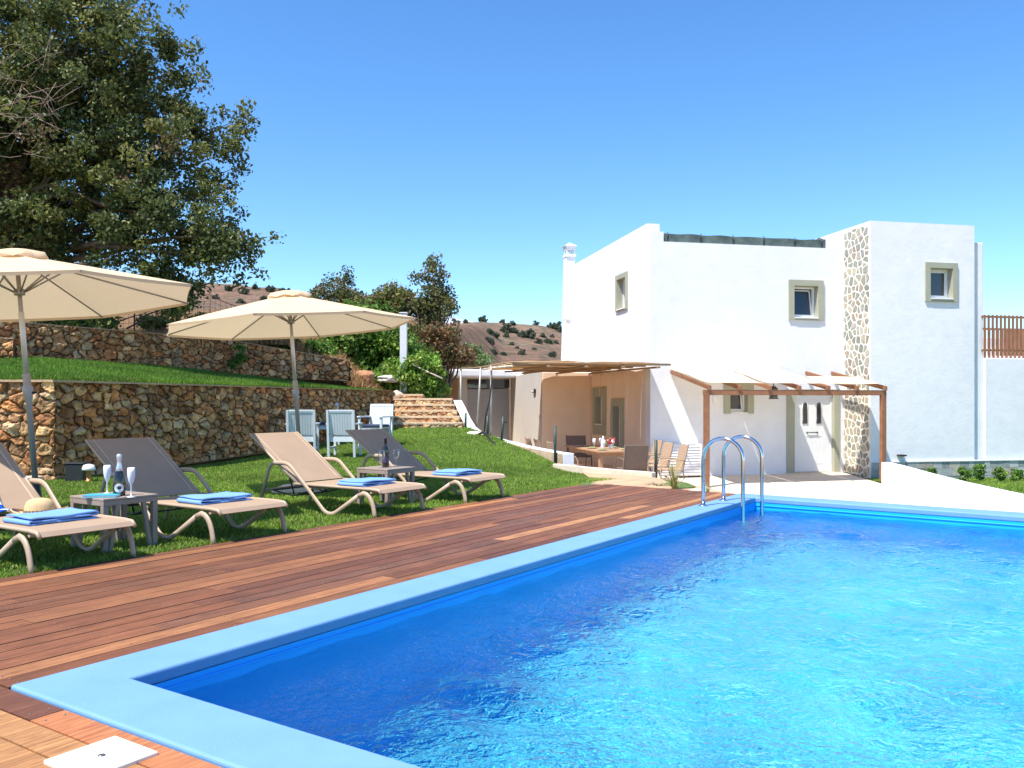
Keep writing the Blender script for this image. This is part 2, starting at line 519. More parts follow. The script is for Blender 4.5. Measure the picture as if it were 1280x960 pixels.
# ---- lawn
LW0 = Vector((-6.58, 12.3)); LW1 = Vector((-2.93, 21.0))           # foot of the lower retaining wall
def lawn_h(X, Y):
    tt = np.clip((Y - 14.5) / 6.5, 0, 1) ** 1.6
    h = -0.03 + 0.50 * tt
    sx = np.clip((X + 1.2) / 2.6, 0, 1); sx = sx*sx*(3-2*sx)
    sy = np.clip((Y - 12.0) / 4.0, 0, 1)
    return h - 0.25 * sx * sy
def wall_x(Y): return LW0.x + (Y - LW0.y) * (LW1.x - LW0.x) / (LW1.y - LW0.y)
CURB = [(2.45, 14.3), (0.92, 16.5), (0.93, 17.0), (0.45, 18.4), (0.0, 19.3), (-0.55, 20.2), (-1.12, 21.1)]
def right_x(Y):
    if Y < 10.0: return -2.381 + (Y - 6.4) * 0.668 + 0.30
    if Y < 11.4: return np.interp(Y, [10.0, 11.4], [0.32, 2.45])
    if Y < 14.3: return 2.45
    ys_ = [p[1] for p in CURB]; xs_ = [p[0] for p in CURB]
    return float(np.interp(Y, ys_, xs_)) + 0.04
def left_x(Y): return -10.5 if Y < 12.34 else wall_x(Y) - 0.12
rows = np.concatenate([np.linspace(0.5, 5, 12), np.linspace(5.2, 21.3, 110)])
V = []
for Y in rows:
    xs_ = np.linspace(left_x(Y), right_x(Y), 60)
    for X in xs_: V.append((X, Y, 0))
V = np.array(V); V[:, 2] = lawn_h(V[:, 0], V[:, 1]) - 0.012 + 0.012 * vnoise(V[:, 0], V[:, 1], 1.5, 3)
m_lawn, t, b = new_mat('lawn_soil')
n1 = noise(t, 2.2, 6, 0.7); n2 = noise(t, 60, 4, 0.7)
c = ramp(t, n1, [(0.3, (0.07, 0.14, 0.02)), (0.55, (0.11, 0.17, 0.03)), (0.75, (0.19, 0.19, 0.05))])
sep = N(t, 'SeparateXYZ'); tc = N(t, 'TexCoord'); t.links.new(tc.outputs['Object'], sep.inputs[0])
t.links.new(mix(t, c, ramp(t, n2, [(0.3, (0.6,)*3), (0.7, (1.3,)*3)]), 1.0, 'MULTIPLY'), b.inputs['Base Color'])
b.inputs['Roughness'].default_value = 0.95
bump(t, b, n2, 0.8, 0.02)
lawn = np_mesh('lawn', V, grid_faces(len(rows), 60), m_lawn, smooth=True); tag(lawn, kind='structure')

# sandy earth bed at the end of the deck
m_sand = simple('sandy_earth', (0.52, 0.33, 0.19), 0.95, var=0.25, vscale=2.5, bscale=30, bstr=0.6, bdist=0.02)
bed = [(1.05, 11.3), (1.6, 10.75), (2.75, 10.05), (2.9, 10.2), (2.62, 14.2), (2.3, 14.6), (1.3, 15.9), (1.25, 14.0)]
bv = np.array([(x, y) for x, y in bed]); cx_, cy_ = bv.mean(0)
mb = MB()
v = [(cx_, cy_, float(lawn_h(np.array(cx_), np.array(cy_))) + 0.03)] + [(x, y, float(lawn_h(np.array(x), np.array(y))) + 0.014 - (0.05 if x > 2.55 else 0)) for x, y in bed]
mb.add(v, [(0, i + 1, (i + 1) % len(bed) + 1) for i in range(len(bed))], smooth=True)
tag(mb.build('earth_bed', m_sand), kind='structure')
# step down from the bed to the patio
m_render_peach = simple('peach_render', (0.62, 0.49, 0.38), 0.85, var=0.1, vscale=1.5, bscale=40, bstr=0.3, bdist=0.01)
mb = MB()
side = [(2.9, 10.2), (2.62, 14.2)]
mb.prism([(2.84, 10.0), (2.96, 10.0), (2.70, 14.35), (2.58, 14.35)], -1.25, [-0.12, -0.12, -0.15, -0.15])
tag(mb.build('terrace_retaining_wall', m_render_peach), 'low rendered wall holding up the earth bed beside the far end of the pool', 'wall')

# grass blades: nobody could count them
def blades(name, XY, hfun, hgt, wid, seed, cols, lean=0.55):
    r_ = np.random.default_rng(seed)
    n = len(XY)
    X, Y = XY[:, 0], XY[:, 1]
    Z = hfun(X, Y) - 0.012
    ang = r_.uniform(0, 2*np.pi, n); la = r_.uniform(0, 2*np.pi, n)
    h = hgt * r_.uniform(0.5, 1.25, n); wd = wid * r_.uniform(0.7, 1.3, n)
    dx, dy = np.cos(ang) * wd, np.sin(ang) * wd
    ln = lean * h * r_.uniform(0.2, 1.3, n)
    lx, ly = np.cos(la) * ln, np.sin(la) * ln
    V = np.zeros((n, 5, 3))
    V[:, 0] = np.stack([X - dx, Y - dy, Z], -1); V[:, 1] = np.stack([X + dx, Y + dy, Z], -1)
    V[:, 2] = np.stack([X + lx*0.35 + dx*0.8, Y + ly*0.35 + dy*0.8, Z + h*0.6], -1)
    V[:, 3] = np.stack([X + lx*0.35 - dx*0.8, Y + ly*0.35 - dy*0.8, Z + h*0.6], -1)
    V[:, 4] = np.stack([X + lx, Y + ly, Z + h], -1)
    base = (np.arange(n) * 5)[:, None]
    F1 = base + np.array([0, 1, 2]); F2 = base + np.array([0, 2, 3]); F3 = base + np.array([3, 2, 4])
    F = np.stack([F1, F2, F3], 1).reshape(-1, 3)
    ci = r_.choice(len(cols), n, p=[c[1] for c in cols])
    ca = np.array([c[0] for c in cols])[ci] * r_.uniform(0.75, 1.25, n)[:, None]
    pn = 1 + 0.7 * vnoise(X, Y, 0.8, 9)
    ca = ca * pn[:, None]
    tint = np.repeat(ca, 3, axis=0)
    o = np_mesh(name, V.reshape(-1, 3), F, m_grass, tint=tint)
    tag(o, kind='stuff')
    return o
m_grass = tinted('grass_blade', 0.55, 0.15, 3.0, translucent=0.35, spec=0.3)
GC = [((0.16, 0.28, 0.028), .29), ((0.25, 0.38, 0.045), .34), ((0.08, 0.18, 0.02), .17), ((0.29, 0.35, 0.08), .14), ((0.40, 0.36, 0.15), .06)]
r_ = np.random.default_rng(11)
def sample_lawn(n, Y0, Y1, power):
    out = []
    while len(out) < n:
        m = n
        Y = Y0 + (Y1 - Y0) * r_.random(m) ** power
        u = r_.random(m)
        for y, q in zip(Y, u):
            if y > 21.2: continue
            lx = max(left_x(y) + (0.05 if y > 12.34 else 0), -0.92 * y - 0.6)
            rx = (-2.381 + (y - 6.4) * 0.6679 - 0.005) if y < 10.9 else right_x(y) - 0.05
            if y > 10.9: rx = min(rx, 0.62 + (y - 10.9) * 0.42 + 0.10 * math.sin(y * 3)) if y < 14.6 else rx
            if rx <= lx: continue
            # fewer where the strip is narrower
            if q * 13.0 > (rx - lx): continue
            out.append((lx + q * 13.0, y))
            if len(out) >= n: break
    return np.array(out)
XY = sample_lawn(390000, 4.6, 21.2, 1.55)
dens = vnoise(XY[:, 0], XY[:, 1], 1.1, 21)
XY = XY[(dens > -0.22) | (r_.random(len(XY)) < 0.5)]
blades('grass', XY, lawn_h, 0.036, 0.0042, 12, GC)
# taller fringe where the deck stops the mower
s_ = r_.uniform(-1.6, 8.0, 26000)
w_ = np.abs(r_.normal(0, 0.09, 26000)) + 0.012
E0 = np.array([-2.381, 6.40]); d1 = np.array([D1.x, D1.y]); nn = np.array([NN.x, NN.y])
XY = E0 + (s_[:, None] - 1.0) * d1 - w_[:, None] * nn
blades('grass', XY[XY[:, 1] < 10.9], lawn_h, 0.055, 0.0045, 13, GC)

# ---- rubble stone walls
m_stone = tinted('rubble_stone', 0.9, 0.35, 9.0, bscale=28, bstr=0.8, bdist=0.02, spec=0.2)
STONES = np.array([(0.52, 0.29, 0.14), (0.44, 0.22, 0.10), (0.60, 0.38, 0.20), (0.38, 0.24, 0.14), (0.46, 0.31, 0.17), (0.56, 0.27, 0.12), (0.42, 0.28, 0.16), (0.62, 0.42, 0.23), (0.34, 0.18, 0.09), (0.52, 0.40, 0.26), (0.50, 0.28, 0.14)])
def rubble_face(p0, p1, zb0, zb1, zt0, zt1, cell, res, seed, depth=0.08, stones=STONES):
    """relief of packed stones between two plan points; faces to the right of p0->p1"""
    p0 = np.array(p0[:2], float); p1 = np.array(p1[:2], float)
    L = np.linalg.norm(p1 - p0); d = (p1 - p0) / L; nrm = np.array([d[1], -d[0]])
    H = max(zt0 - zb0, zt1 - zb1)
    zlo = min(zb0, zb1); zhi = max(zt0, zt1)
    nx = int(L / res) + 1; nz = int(H / res) + 1
    rr = np.random.default_rng(seed)
    U, W = np.meshgrid(np.linspace(0, L, nx), np.linspace(0, 1, nz))
    zb = zb0 + (zb1 - zb0) * U / L; zt = zt0 + (zt1 - zt0) * U / L
    Zc = zb + (zt - zb) * W
    # warped coordinates so that joints wander
    wu = U + 0.30 * cell * 2 * vnoise(U, Zc, 1.3 / cell, seed); wz = Zc + 0.30 * cell * 2 * vnoise(U + 50, Zc, 1.3 / cell, seed + 1)
    ax, az = cell * 1.22, cell * 0.86
    gu = wu / ax; gz = (wz - zlo) / az
    iu = np.floor(gu).astype(int); iz = np.floor(gz).astype(int)
    NB = 512
    ju = rr.uniform(0.08, 0.92, (NB, NB)); jz = rr.uniform(0.08, 0.92, (NB, NB)); big = rr.uniform(-0.24, 0.30, (NB, NB))
    F1 = np.full(U.shape, 9.0); F2 = np.full(U.shape, 9.0); ID = np.zeros(U.shape, int)
    for a_ in (-2, -1, 0, 1, 2):
        for c_ in (-2, -1, 0, 1, 2):
            cu = iu + a_; cz = iz + c_
            pu = cu + ju[cu % NB, cz % NB]; pz = cz + jz[cu % NB, cz % NB]
            dd = np.hypot(gu - pu, gz - pz) - big[cu % NB, cz % NB]
            idn = (cu % NB) * NB + (cz % NB)
            lt = dd < F1
            F2 = np.where(lt, F1, np.minimum(F2, dd)); ID = np.where(lt, idn, ID); F1 = np.where(lt, dd, F1)
    e = np.clip((F2 - F1) * 1.5, 0, 1)
    rid = np.random.default_rng(seed + 7).random(NB * NB)
    h = depth * (np.clip(e * 2.2, 0, 1) ** 0.45 * (0.55 + 0.45 * rid[ID])) + 0.75 * depth * vnoise(U, Zc, 18, seed + 3) * np.clip(e * 3, 0, 1)
    # tilt of each stone's face
    t1 = np.random.default_rng(seed + 8).uniform(-1, 1, NB * NB)[ID]; t2 = np.random.default_rng(seed + 9).uniform(-1, 1, NB * NB)[ID]
    h = h + 0.32 * depth * (t1 * np.sin(gu * 2.1) + t2 * np.sin(gz * 2.3)) * e
    XYp = p0 + U[..., None] * d + h[..., None] * nrm
    V = np.concatenate([XYp, Zc[..., None]], -1).reshape(-1, 3)
    F = grid_faces(nz, nx)
    if nrm @ np.array([d[1], -d[0]]) < 0: F = F[:, ::-1]
    cid = np.random.default_rng(seed + 5).integers(0, len(stones), NB * NB)
    shade = np.random.default_rng(seed + 6).uniform(0.75, 1.2, NB * NB)
    fi = ID[:-1, :-1].ravel(); ef = e[:-1, :-1].ravel()
    base = stones[cid[fi]] * shade[fi][:, None]
    base = base * (1 + 1.5 * vnoise(U, Zc, 11, seed + 4)[:-1, :-1].ravel())[:, None]
    mort = np.array((0.10, 0.06, 0.035))
    k = np.clip((ef - 0.03) / 0.14, 0, 1)[:, None]
    tint = mort * (1 - k) + base * k
    return V, F, np.clip(tint, 0.01, 0.9)
def join_np(parts):
    Vs, Fs, Ts = [], [], []; b0 = 0
    for V, F, T in parts:
        Vs.append(V); Fs.append(F + b0); Ts.append(T); b0 += len(V)
    return np.concatenate(Vs), np.concatenate(Fs), np.concatenate(Ts)
def slab(poly, z0, z1, tint):
    """prism as quads for join_np (4 corner polygon)"""
    z0 = list(z0) if hasattr(z0, '__len__') else [z0]*4; z1 = list(z1) if hasattr(z1, '__len__') else [z1]*4
    V = np.array([(p[0], p[1], z0[i]) for i, p in enumerate(poly)] + [(p[0], p[1], z1[i]) for i, p in enumerate(poly)])
    F = np.array([(0,3,2,1), (4,5,6,7), (0,1,5,4), (1,2,6,5), (2,3,7,6), (3,0,4,7)])
    return V, F, np.tile(np.array(tint), (6, 1))

# lower wall: long face to the right, short return facing the camera
ZT = 1.40
dirw = (LW1 - LW0).normalized(); nl = Vector((-dirw.y, dirw.x))            # into the bank
parts = [rubble_face(LW0, LW1, -0.10, 0.40, ZT - 0.03, 1.37, 0.140, 0.015, 3),
         rubble_face((-10.5, 12.3), (LW0.x + 0.07, 12.3), -0.10, -0.10, ZT - 0.03, ZT - 0.03, 0.17, 0.016, 5)]
tk = 0.45
A_, B_ = LW0, LW1
parts.append(slab([A_ + nl*0.03, B_ + nl*0.03, B_ + nl*tk, A_ + nl*tk + Vector((0, 0.3))], [-0.1, 0.3, 0.3, -0.1], [ZT-0.02]*4, (0.36, 0.29, 0.21)))
parts.append(slab([(-10.5, 12.34), (LW0.x - 0.02, 12.34), (LW0.x - 0.05, 12.8), (-10.5, 12.8)], -0.1, ZT-0.02, (0.36, 0.29, 0.21)))
# thin mortar capping
cap = (0.50, 0.40, 0.29)
parts.append(slab([A_ - nl*0.085 + Vector((0, -0.09)), B_ - nl*0.085, B_ + nl*0.32, A_ + nl*0.32], ZT - 0.032, [ZT, ZT-0.03, ZT-0.03, ZT], cap))
parts.append(slab([(-10.5, 12.205), (LW0.x + 0.055, 12.205), (LW0.x - 0.1, 12.62), (-10.5, 12.62)], ZT - 0.03, ZT + 0.003, cap))
V, F, T = join_np(parts)
T = T * np.array((1.0, 0.87, 0.73)) * 1.02
w_ = np_mesh('stone_retaining_wall', V, F, m_stone, tint=T); tag(w_, 'long lower rubble stone retaining wall behind the sun loungers, holding up the green terrace', 'stone wall', 'rubble stone terrace walls')
# concrete footing ledge of the short return
mb = MB(); mb.prism([(-10.5, 11.95), (-6.72, 11.95), (-6.66, 12.25), (-10.5, 12.25)], -0.15, 0.035)
tag(mb.build('footing_ledge', m_patio, bevel=0.01), 'pale concrete footing ledge at the foot of the sunlit stone wall on the far left', 'ledge')

# upper walls
U0, U1, U2 = (-10.4, 15.9), (-7.07, 19.5), (-4.0, 21.0)
def upper_wall(p, q, zb0, zb1, zt0, zt1, seed, label, cell=0.145):
    p = Vector(p); q = Vector(q); dd = (q - p).normalized(); n_ = Vector((-dd.y, dd.x))
    parts = [rubble_face(p, q, zb0, zb1, zt0, zt1, cell, 0.018, seed)]
    parts.append(slab([p + n_*0.02, q + n_*0.02, q + n_*0.4, p + n_*0.4], [zb0, zb1, zb1, zb0], [zt0-.012, zt1-.012, zt1-.012, zt0-.012], (0.32, 0.25, 0.18)))
    parts.append(slab([p - n_*0.06, q - n_*0.06, q + n_*0.3, p + n_*0.3], [zt0-.015, zt1-.015, zt1-.015, zt0-.015], [zt0+.012, zt1+.012, zt1+.012, zt0+.012], (0.40, 0.31, 0.22)))
    e_ = rubble_face(q, q + n_*0.4, zb1, zb1, zt1, zt1, cell, 0.03, seed + 40)
    parts.append(e_)
    V, F, T = join_np(parts)
    T = T * np.array((1.0, 0.87, 0.73)) * 1.02
    o = np_mesh('stone_terrace_wall', V, F, m_stone, tint=T)
    tag(o, label, 'stone wall', 'rubble stone terrace walls')
    return o
upper_wall(U0, U1, 1.80, 1.78, 2.66, 2.56, 11, 'upper rubble stone wall in tree shade between the green terrace and the big tree')
upper_wall((U1[0] + 0.02, U1[1] + 0.03), U2, 1.70, 1.60, 2.60, 2.10, 15, 'sunlit upper rubble stone wall falling away to the right beyond the second parasol', 0.135)
upper_wall((-12.5, 15.2), (-9.2, 15.9), 1.7, 1.78, 2.28, 2.26, 19, 'low rubble stone wall round the foot of the big tree at the left edge')

# upper lawn between the walls
m_lawn2 = m_lawn
ul = [(-10.5, 12.6), (LW0.x - 0.3, 12.6), (-2.93 - 0.35, 21.1), (-3.6, 21.6), (U2[0] - 0.05, 21.1), (U1[0], 19.7), (U0[0] + 0.1, 16.1), (-10.8, 15.8)]
def upper_h(X, Y):
    # distance behind the lower wall decides the height
    dx = X - LW0.x; dy = Y - LW0.y
    d_ = dx * nl.x + dy * nl.y
    d2 = Y - 12.3
    dd = np.minimum(np.where(Y > 0, d_, 0), np.maximum(d2, 0.0) + 0*X) if False else np.where(d_ > 0, d_, 0)
    dd = np.where((X < LW0.x) , np.minimum(dd, np.maximum(d2, 0)), dd)
    fall = np.clip((Y - 18.5) / 2.5, 0, 1) * 0.10
    return 1.37 + 0.135 * np.clip(dd, 0, 4.3) - fall
us = np.linspace(0, 1, 50); vs2 = np.linspace(0, 1, 26)
f0 = np.array([(-10.5, 12.55), (LW0.x - 0.22, 12.55), (-3.15, 21.0)]); f1 = np.array([(-12.6, 15.35), (-9.3, 16.2), (U1[0]-.1, U1[1]+.1), (U2[0], U2[1]+.1), (-3.3, 21.6)])
def poly_at(pl, u):
    seg = np.linalg.norm(np.diff(pl, axis=0), axis=1); cs = np.concatenate([[0], np.cumsum(seg)]); cs /= cs[-1]
    return np.stack([np.interp(u, cs, pl[:, 0]), np.interp(u, cs, pl[:, 1])], -1)
G0 = poly_at(f0, us); G1 = poly_at(f1, us)
G = G0[None] * (1 - vs2[:, None, None]) + G1[None] * vs2[:, None, None]
V = np.concatenate([G, upper_h(G[..., 0], G[..., 1])[..., None]], -1).reshape(-1, 3)
tag(np_mesh('upper_lawn', V, grid_faces(26, 50), m_lawn, smooth=True), kind='structure')
uu_, vv_ = r_.random(150000), r_.random(150000)
a_ = poly_at(f0, uu_); b2_ = poly_at(f1, uu_)
XY = a_ * (1 - vv_[:, None]) + b2_ * vv_[:, None]
GC2 = [((0.10, 0.22, 0.02), .45), ((0.15, 0.28, 0.03), .35), ((0.22, 0.30, 0.05), .12), ((0.07, 0.16, 0.015), .08)]
blades('grass', XY, upper_h, 0.075, 0.006, 15, GC2, lean=0.4)
# ------------------------------------------------------------------ the house
HX, HY = 3.54, 22.0
HA = math.atan2(0.2066, 0.9784)
ca_, sa_ = math.cos(HA), math.sin(HA)
GZ = -1.05                                     # everything goes down a little below the patio
def HF(px, py, yl=0.0):
    """pixel -> house-local (x, z) on the plane local y = yl (parallel to the facade)"""
    k = (px - 640) / K
    # X = HX + ca x - sa yl ; Y = HY + sa x + ca yl ; X = k Y
    x = (k * (HY + ca_ * yl) - HX + sa_ * yl) / (ca_ - k * sa_)
    Y = HY + sa_ * x + ca_ * yl
    return x, CAM_H + (503 - py) / K * Y
def HS(px, py, xl=0.0):
    """pixel -> house-local (y, z) on the plane local x = xl"""
    k = (px - 640) / K
    y = (HX + ca_ * xl - k * (HY + sa_ * xl)) / (sa_ + k * ca_)
    Y = HY + sa_ * xl + ca_ * y
    return y, CAM_H + (503 - py) / K * Y
def H2W(x, y, z=0.0):
    return Vector((HX + ca_ * x - sa_ * y, HY + sa_ * x + ca_ * y, z))

def plaster(name, col, rough=0.85):
    m, t, b = new_mat(name)
    n1 = noise(t, 0.45, 5, 0.6); n2 = noise(t, 2.5, 6, 0.65)
    c = ramp(t, n1, [(0.35, tuple(x * 0.955 for x in col)), (0.65, col)])
    c = mix(t, c, ramp(t, n2, [(0.35, (0.965,)*3), (0.6, (1.02,)*3)]), 1.0, 'MULTIPLY')
    # faint rectangular touch-ups of newer paint
    tc = N(t, 'TexCoord'); br = N(t, 'TexBrick'); br.inputs['Scale'].default_value = 0.16; br.inputs['Mortar Size'].default_value = 0.0
    br.inputs['Color1'].default_value = (0.965, 0.97, 0.985, 1); br.inputs['Color2'].default_value = (1, 1, 1, 1); br.offset = 0.37
    mp = N(t, 'Mapping'); mp.inputs['Rotation'].default_value = (R(90), 0, 0); t.links.new(tc.outputs['Object'], mp.inputs[0]); t.links.new(mp.outputs[0], br.inputs['Vector'])
    c = mix(t, c, br.outputs['Color'], 1.0, 'MULTIPLY')
    t.links.new(c, b.inputs['Base Color'])
    b.inputs['Roughness'].default_value = rough
    b.inputs['Specular IOR Level'].default_value = 0.25
    n3 = noise(t, 3.0, 8, 0.72)
    bump(t, b, n3, 0.35, 0.03)
    return m
m_white = plaster('white_plaster', (0.80, 0.80, 0.80))
m_cane_glow = plaster('cane_glow_plaster', (0.86, 0.69, 0.53))  # plaster with the warm light under the cane roof put into its colour
m_shade_pl = plaster('shade_toned_plaster', (0.56, 0.50, 0.43))  # shade put into the colour of the annex side and store walls
m_sage = simple('sage_paint', (0.36, 0.36, 0.27), 0.7, var=0.07, vscale=2.0, bscale=30, bstr=0.1)
m_frame = simple('white_upvc', (0.80, 0.80, 0.79), 0.35, var=0.03)
m_glass, t, b = new_mat('window_glass')
b.inputs['Base Color'].default_value = (0.035, 0.045, 0.055, 1); b.inputs['Roughness'].default_value = 0.04; b.inputs['Specular IOR Level'].default_value = 0.8
m_black = simple('black_metal', (0.02, 0.02, 0.02), 0.4)
m_greendoor = simple('grey_door_paint', (0.33, 0.31, 0.29), 0.6, var=0.06)

house = empty('white_house', (HX, HY, 0), HA, 'white two storey house with sage framed windows and a stone clad corner', 'house')
hm = MB()
def hbox(x0, y0, z0, x1, y1, z1, mi=0): hm.box((x0, y0, z0), (x1, y1, z1), mi)
# facade as strips around its openings (front wall 0.35 deep)
W1o = HF(992, 398, 0.0) + HF(1022, 358, 0.0)      # x0 z0 x1 z1 upper facade window opening
W3o = HF(912, 517, 0.0) + HF(934, 487, 0.0)
Do = HF(983, 594, 0.0) + HF(1049, 487, 0.0)
XR = 5.51
FH = 5.21
def wall_with_holes(x0, x1, z0, z1, y0, y1, holes, mi=0):
    """vertical wall in local x/z with rectangular holes, thickness y0..y1"""
    xs = sorted({x0, x1} | {h[0] for h in holes} | {h[2] for h in holes})
    for a_, b_ in zip(xs[:-1], xs[1:]):
        hs = sorted([h for h in holes if h[0] <= a_ + 1e-6 and h[2] >= b_ - 1e-6], key=lambda h: h[1])
        z = z0
        for h in hs:
            if h[1] > z: hbox(a_, y0, z, b_, y1, h[1], mi)
            z = h[3]
        if z < z1: hbox(a_, y0, z, b_, y1, z1, mi)
wall_with_holes(0.36, XR, GZ, FH, 0, 0.35, [W1o, W3o, (Do[0], GZ, Do[2], Do[3])])
hbox(0, 0, GZ, 0.36, 0.35, 5.46)                                # raised corner of the parapet
# side wall with openings, at x 0..0.35
def side_wall(y0, y1, z0, z1, holes):
    ys = sorted({y0, y1} | {h[0] for h in holes} | {h[2] for h in holes})
    for a_, b_ in zip(ys[:-1], ys[1:]):
        hs = sorted([h for h in holes if h[0] <= a_ + 1e-6 and h[2] >= b_ - 1e-6], key=lambda h: h[1])
        z = z0
        for h in hs:
            if h[1] > z: sbox(a_, z, b_, h[1])
            z = h[3]
        if z < z1: sbox(a_, z, b_, z1)
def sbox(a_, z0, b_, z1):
    zc = 1.97                                    # warm cane light painted into the colour below the roof, white above
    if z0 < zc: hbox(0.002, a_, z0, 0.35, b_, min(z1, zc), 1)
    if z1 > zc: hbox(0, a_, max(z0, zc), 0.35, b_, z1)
def srect(pxl, pxr, pyb_, pyt):            # pxl is farther back; heights read at the middle
    yb, _ = HS(pxl, 0); yf, _ = HS(pxr, 0)
    zb = HS((pxl+pxr)/2, pyb_)[1]; zt = HS((pxl+pxr)/2, pyt)[1]
    return (yf, zb, yb, zt)
S1 = srect(772.5, 783, 387, 348)
SL1 = srect(745.5, 754.5, 531, 496)
SL2 = srect(768, 777, 560, 508)
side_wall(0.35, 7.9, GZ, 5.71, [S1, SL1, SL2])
hbox(0, 0.25, 5.46, 0.35, 0.35, 5.71)
# back and inner faces, roof
hbox(0.35, 7.55, GZ, 10.0, 7.9, 5.3); hbox(0.35, 0.35, 4.75, XR, 7.55, 4.85)
hbox(0.35, 0.36, 2.0, XR, 7.5, 2.1); 
hbox(0.352, 2.6, GZ, XR, 2.7, 4.7)                             # inner partition keeps rooms dark
# wing
WG = -1.16
W2o = HF(1162, 374, WG) + HF(1190, 336, WG)
WX1 = HF(1218, 300, WG)[0]
wall_with_holes(XR, WX1, GZ, 5.73, WG, WG + 0.35, [W2o])
hbox(XR, WG + 0.35, GZ, XR + 0.3, 7.55, 5.73)
hbox(WX1 - 0.3, WG + 0.35, GZ, WX1, 7.55, 5.73)
hbox(XR + 0.3, WG + 0.36, 5.1, WX1 - 0.3, 7.55, 5.2); hbox(XR + 0.3, 1.2, 1.0, WX1 - 0.3, 1.3, 5.1)
# set back strip and terrace block
wall = hm.build('wall', [m_white, m_cane_glow], house)
hm = MB()
TX0 = HF(1229, 300, WG + 0.12)[0]
hbox(WX1, WG + 0.12, GZ, TX0, 6.5, 5.32)
sb = hm.build('stair_block', m_white, house, bevel=0.02)
hm = MB(); hbox(TX0, WG + 0.05, GZ, TX0 + 7.5, 6.5, 2.26)
terr = hm.build('terrace_block', m_white, house, bevel=0.02)
hm = MB(); hbox(TX0 - 0.02, 2.6, 2.26, TX0 + 7.5, 6.5, 3.12); 
hm.build('terrace_back_wall', m_white, house, bevel=0.02)
# stone plinth along wing and terrace
def ashlar(x0, x1, z0, z1, yface, seed):
    r2 = random.Random(seed); mbp = MB()
    rows_ = [z0, z0 + (z1-z0)*0.36, z0 + (z1-z0)*0.70, z1]
    for a_, b_ in zip(rows_[:-1], rows_[1:]):
        x = x0
        while x < x1 - 0.02:
            L = min(r2.uniform(0.16, 0.42), x1 - x)
            g_ = r2.choice([(0.33, 0.35, 0.33), (0.40, 0.41, 0.38), (0.28, 0.30, 0.28), (0.42, 0.38, 0.31), (0.45, 0.46, 0.43), (0.36, 0.31, 0.25)])
            k = r2.uniform(0.9, 1.1)
            mbp.box((x + 0.004, yface - r2.uniform(0.015, 0.03), a_ + 0.004), (x + L - 0.004, yface + 0.03, b_ - 0.004), 0, tuple(q * k for q in g_))
            x += L
    mbp.box((x0, yface - 0.012, z0), (x1, yface + 0.02, z1), 0, (0.42, 0.40, 0.36))
    return mbp
m_slate = tinted('split_stone', 0.85, 0.3, 10, bscale=40, bstr=0.6, bdist=0.01)
ashlar(XR + 0.02, TX0 + 7.4, -1.05, -0.47, WG - 0.003, 4).build('stone_plinth', m_slate, house)
mb = MB(); mb.box((XR + 0.02, WG - 0.045, -0.468), (TX0 + 7.4, WG - 0.004, -0.43)); mb.build('plinth_capping', m_white, house, bevel=0.006)

# stone clad face of the wing: flat irregular stones with raised pale joints
def crazy_stones(y0, y1, z0, z1, xf, cell, seed):
    """voronoi polygons clipped on the plane x = xf (local y horizontally)"""
    r2 = np.random.default_rng(seed)
    pts = []
    ny = int(round((y1 - y0) / (cell * 0.9))) + 2; nz_ = int(round((z1 - z0) / cell)) + 2
    for i in range(-1, ny):
        for j in range(-1, nz_):
            pts.append((y0 + (i + r2.uniform(0.08, 0.92)) * cell * 0.9 + (j % 2) * cell * 0.3, z0 + (j + r2.uniform(0.08, 0.92)) * cell))
    pts = np.array(pts)
    out = []
    for i, p in enumerate(pts):
        poly = [(y0, z0), (y1, z0), (y1, z1), (y0, z1)]
        d2 = ((pts - p) ** 2).sum(1)
        for j in np.argsort(d2)[1:22]:
            q = pts[j]; m_ = (p + q) / 2; d_ = (q - p) / math.sqrt(d2[j]); off = 0.021
            new = []
            for a_ in range(len(poly)):
                A = np.array(poly[a_]); B = np.array(poly[(a_ + 1) % len(poly)])
                da = (A - m_) @ d_ + off; db = (B - m_) @ d_ + off
                if da <= 0: new.append(tuple(A))
                if (da < 0) != (db < 0) and abs(da - db) > 1e-9: new.append(tuple(A + (B - A) * (da / (da - db))))
            poly = new
            if len(poly) < 3: break
        if len(poly) >= 3:
            a2 = 0
            for a_ in range(len(poly)):
                A = poly[a_]; B = poly[(a_+1) % len(poly)]; a2 += A[0]*B[1] - A[1]*B[0]
            if abs(a2) > 0.012: out.append((poly, p))
    return out
st = MB(); r2 = random.Random(3)
SC = [(0.46, 0.44, 0.35), (0.52, 0.45, 0.34), (0.38, 0.39, 0.33), (0.50, 0.47, 0.40), (0.44, 0.36, 0.28), (0.55, 0.50, 0.38), (0.34, 0.35, 0.30)]
for poly, p in crazy_stones(WG + 0.03, -0.02, -0.98, 5.65, XR, 0.20, 8):
    c0 = r2.choice(SC); k = r2.uniform(0.85, 1.1); c0 = tuple(x * k * 0.78 for x in c0)
    n_ = len(poly); th = r2.uniform(0.012, 0.024)
    cyy = sum(q[0] for q in poly)/n_; czz = sum(q[1] for q in poly)/n_
    vv = [(XR + 0.002, q[0], q[1]) for q in poly] + [(XR - th, cyy + (q[0]-cyy)*0.93, czz + (q[1]-czz)*0.93) for q in poly]
    fs = [[n_ + i for i in range(n_)]] + [(i, (i+1) % n_, n_ + (i+1) % n_, n_ + i) for i in range(n_)]
    st.add(vv, fs, 0, c0)
st.build('stone_cladding', m_slate, house)
m_mortar = simple('pale_mortar', (0.80, 0.74, 0.64), 0.9, var=0.1, bscale=40)
mb = MB(); mb.box((XR - 0.008, WG + 0.02, -1.0), (XR + 0.01, -0.01, 5.66)); mb.build('cladding_mortar', m_mortar, house)

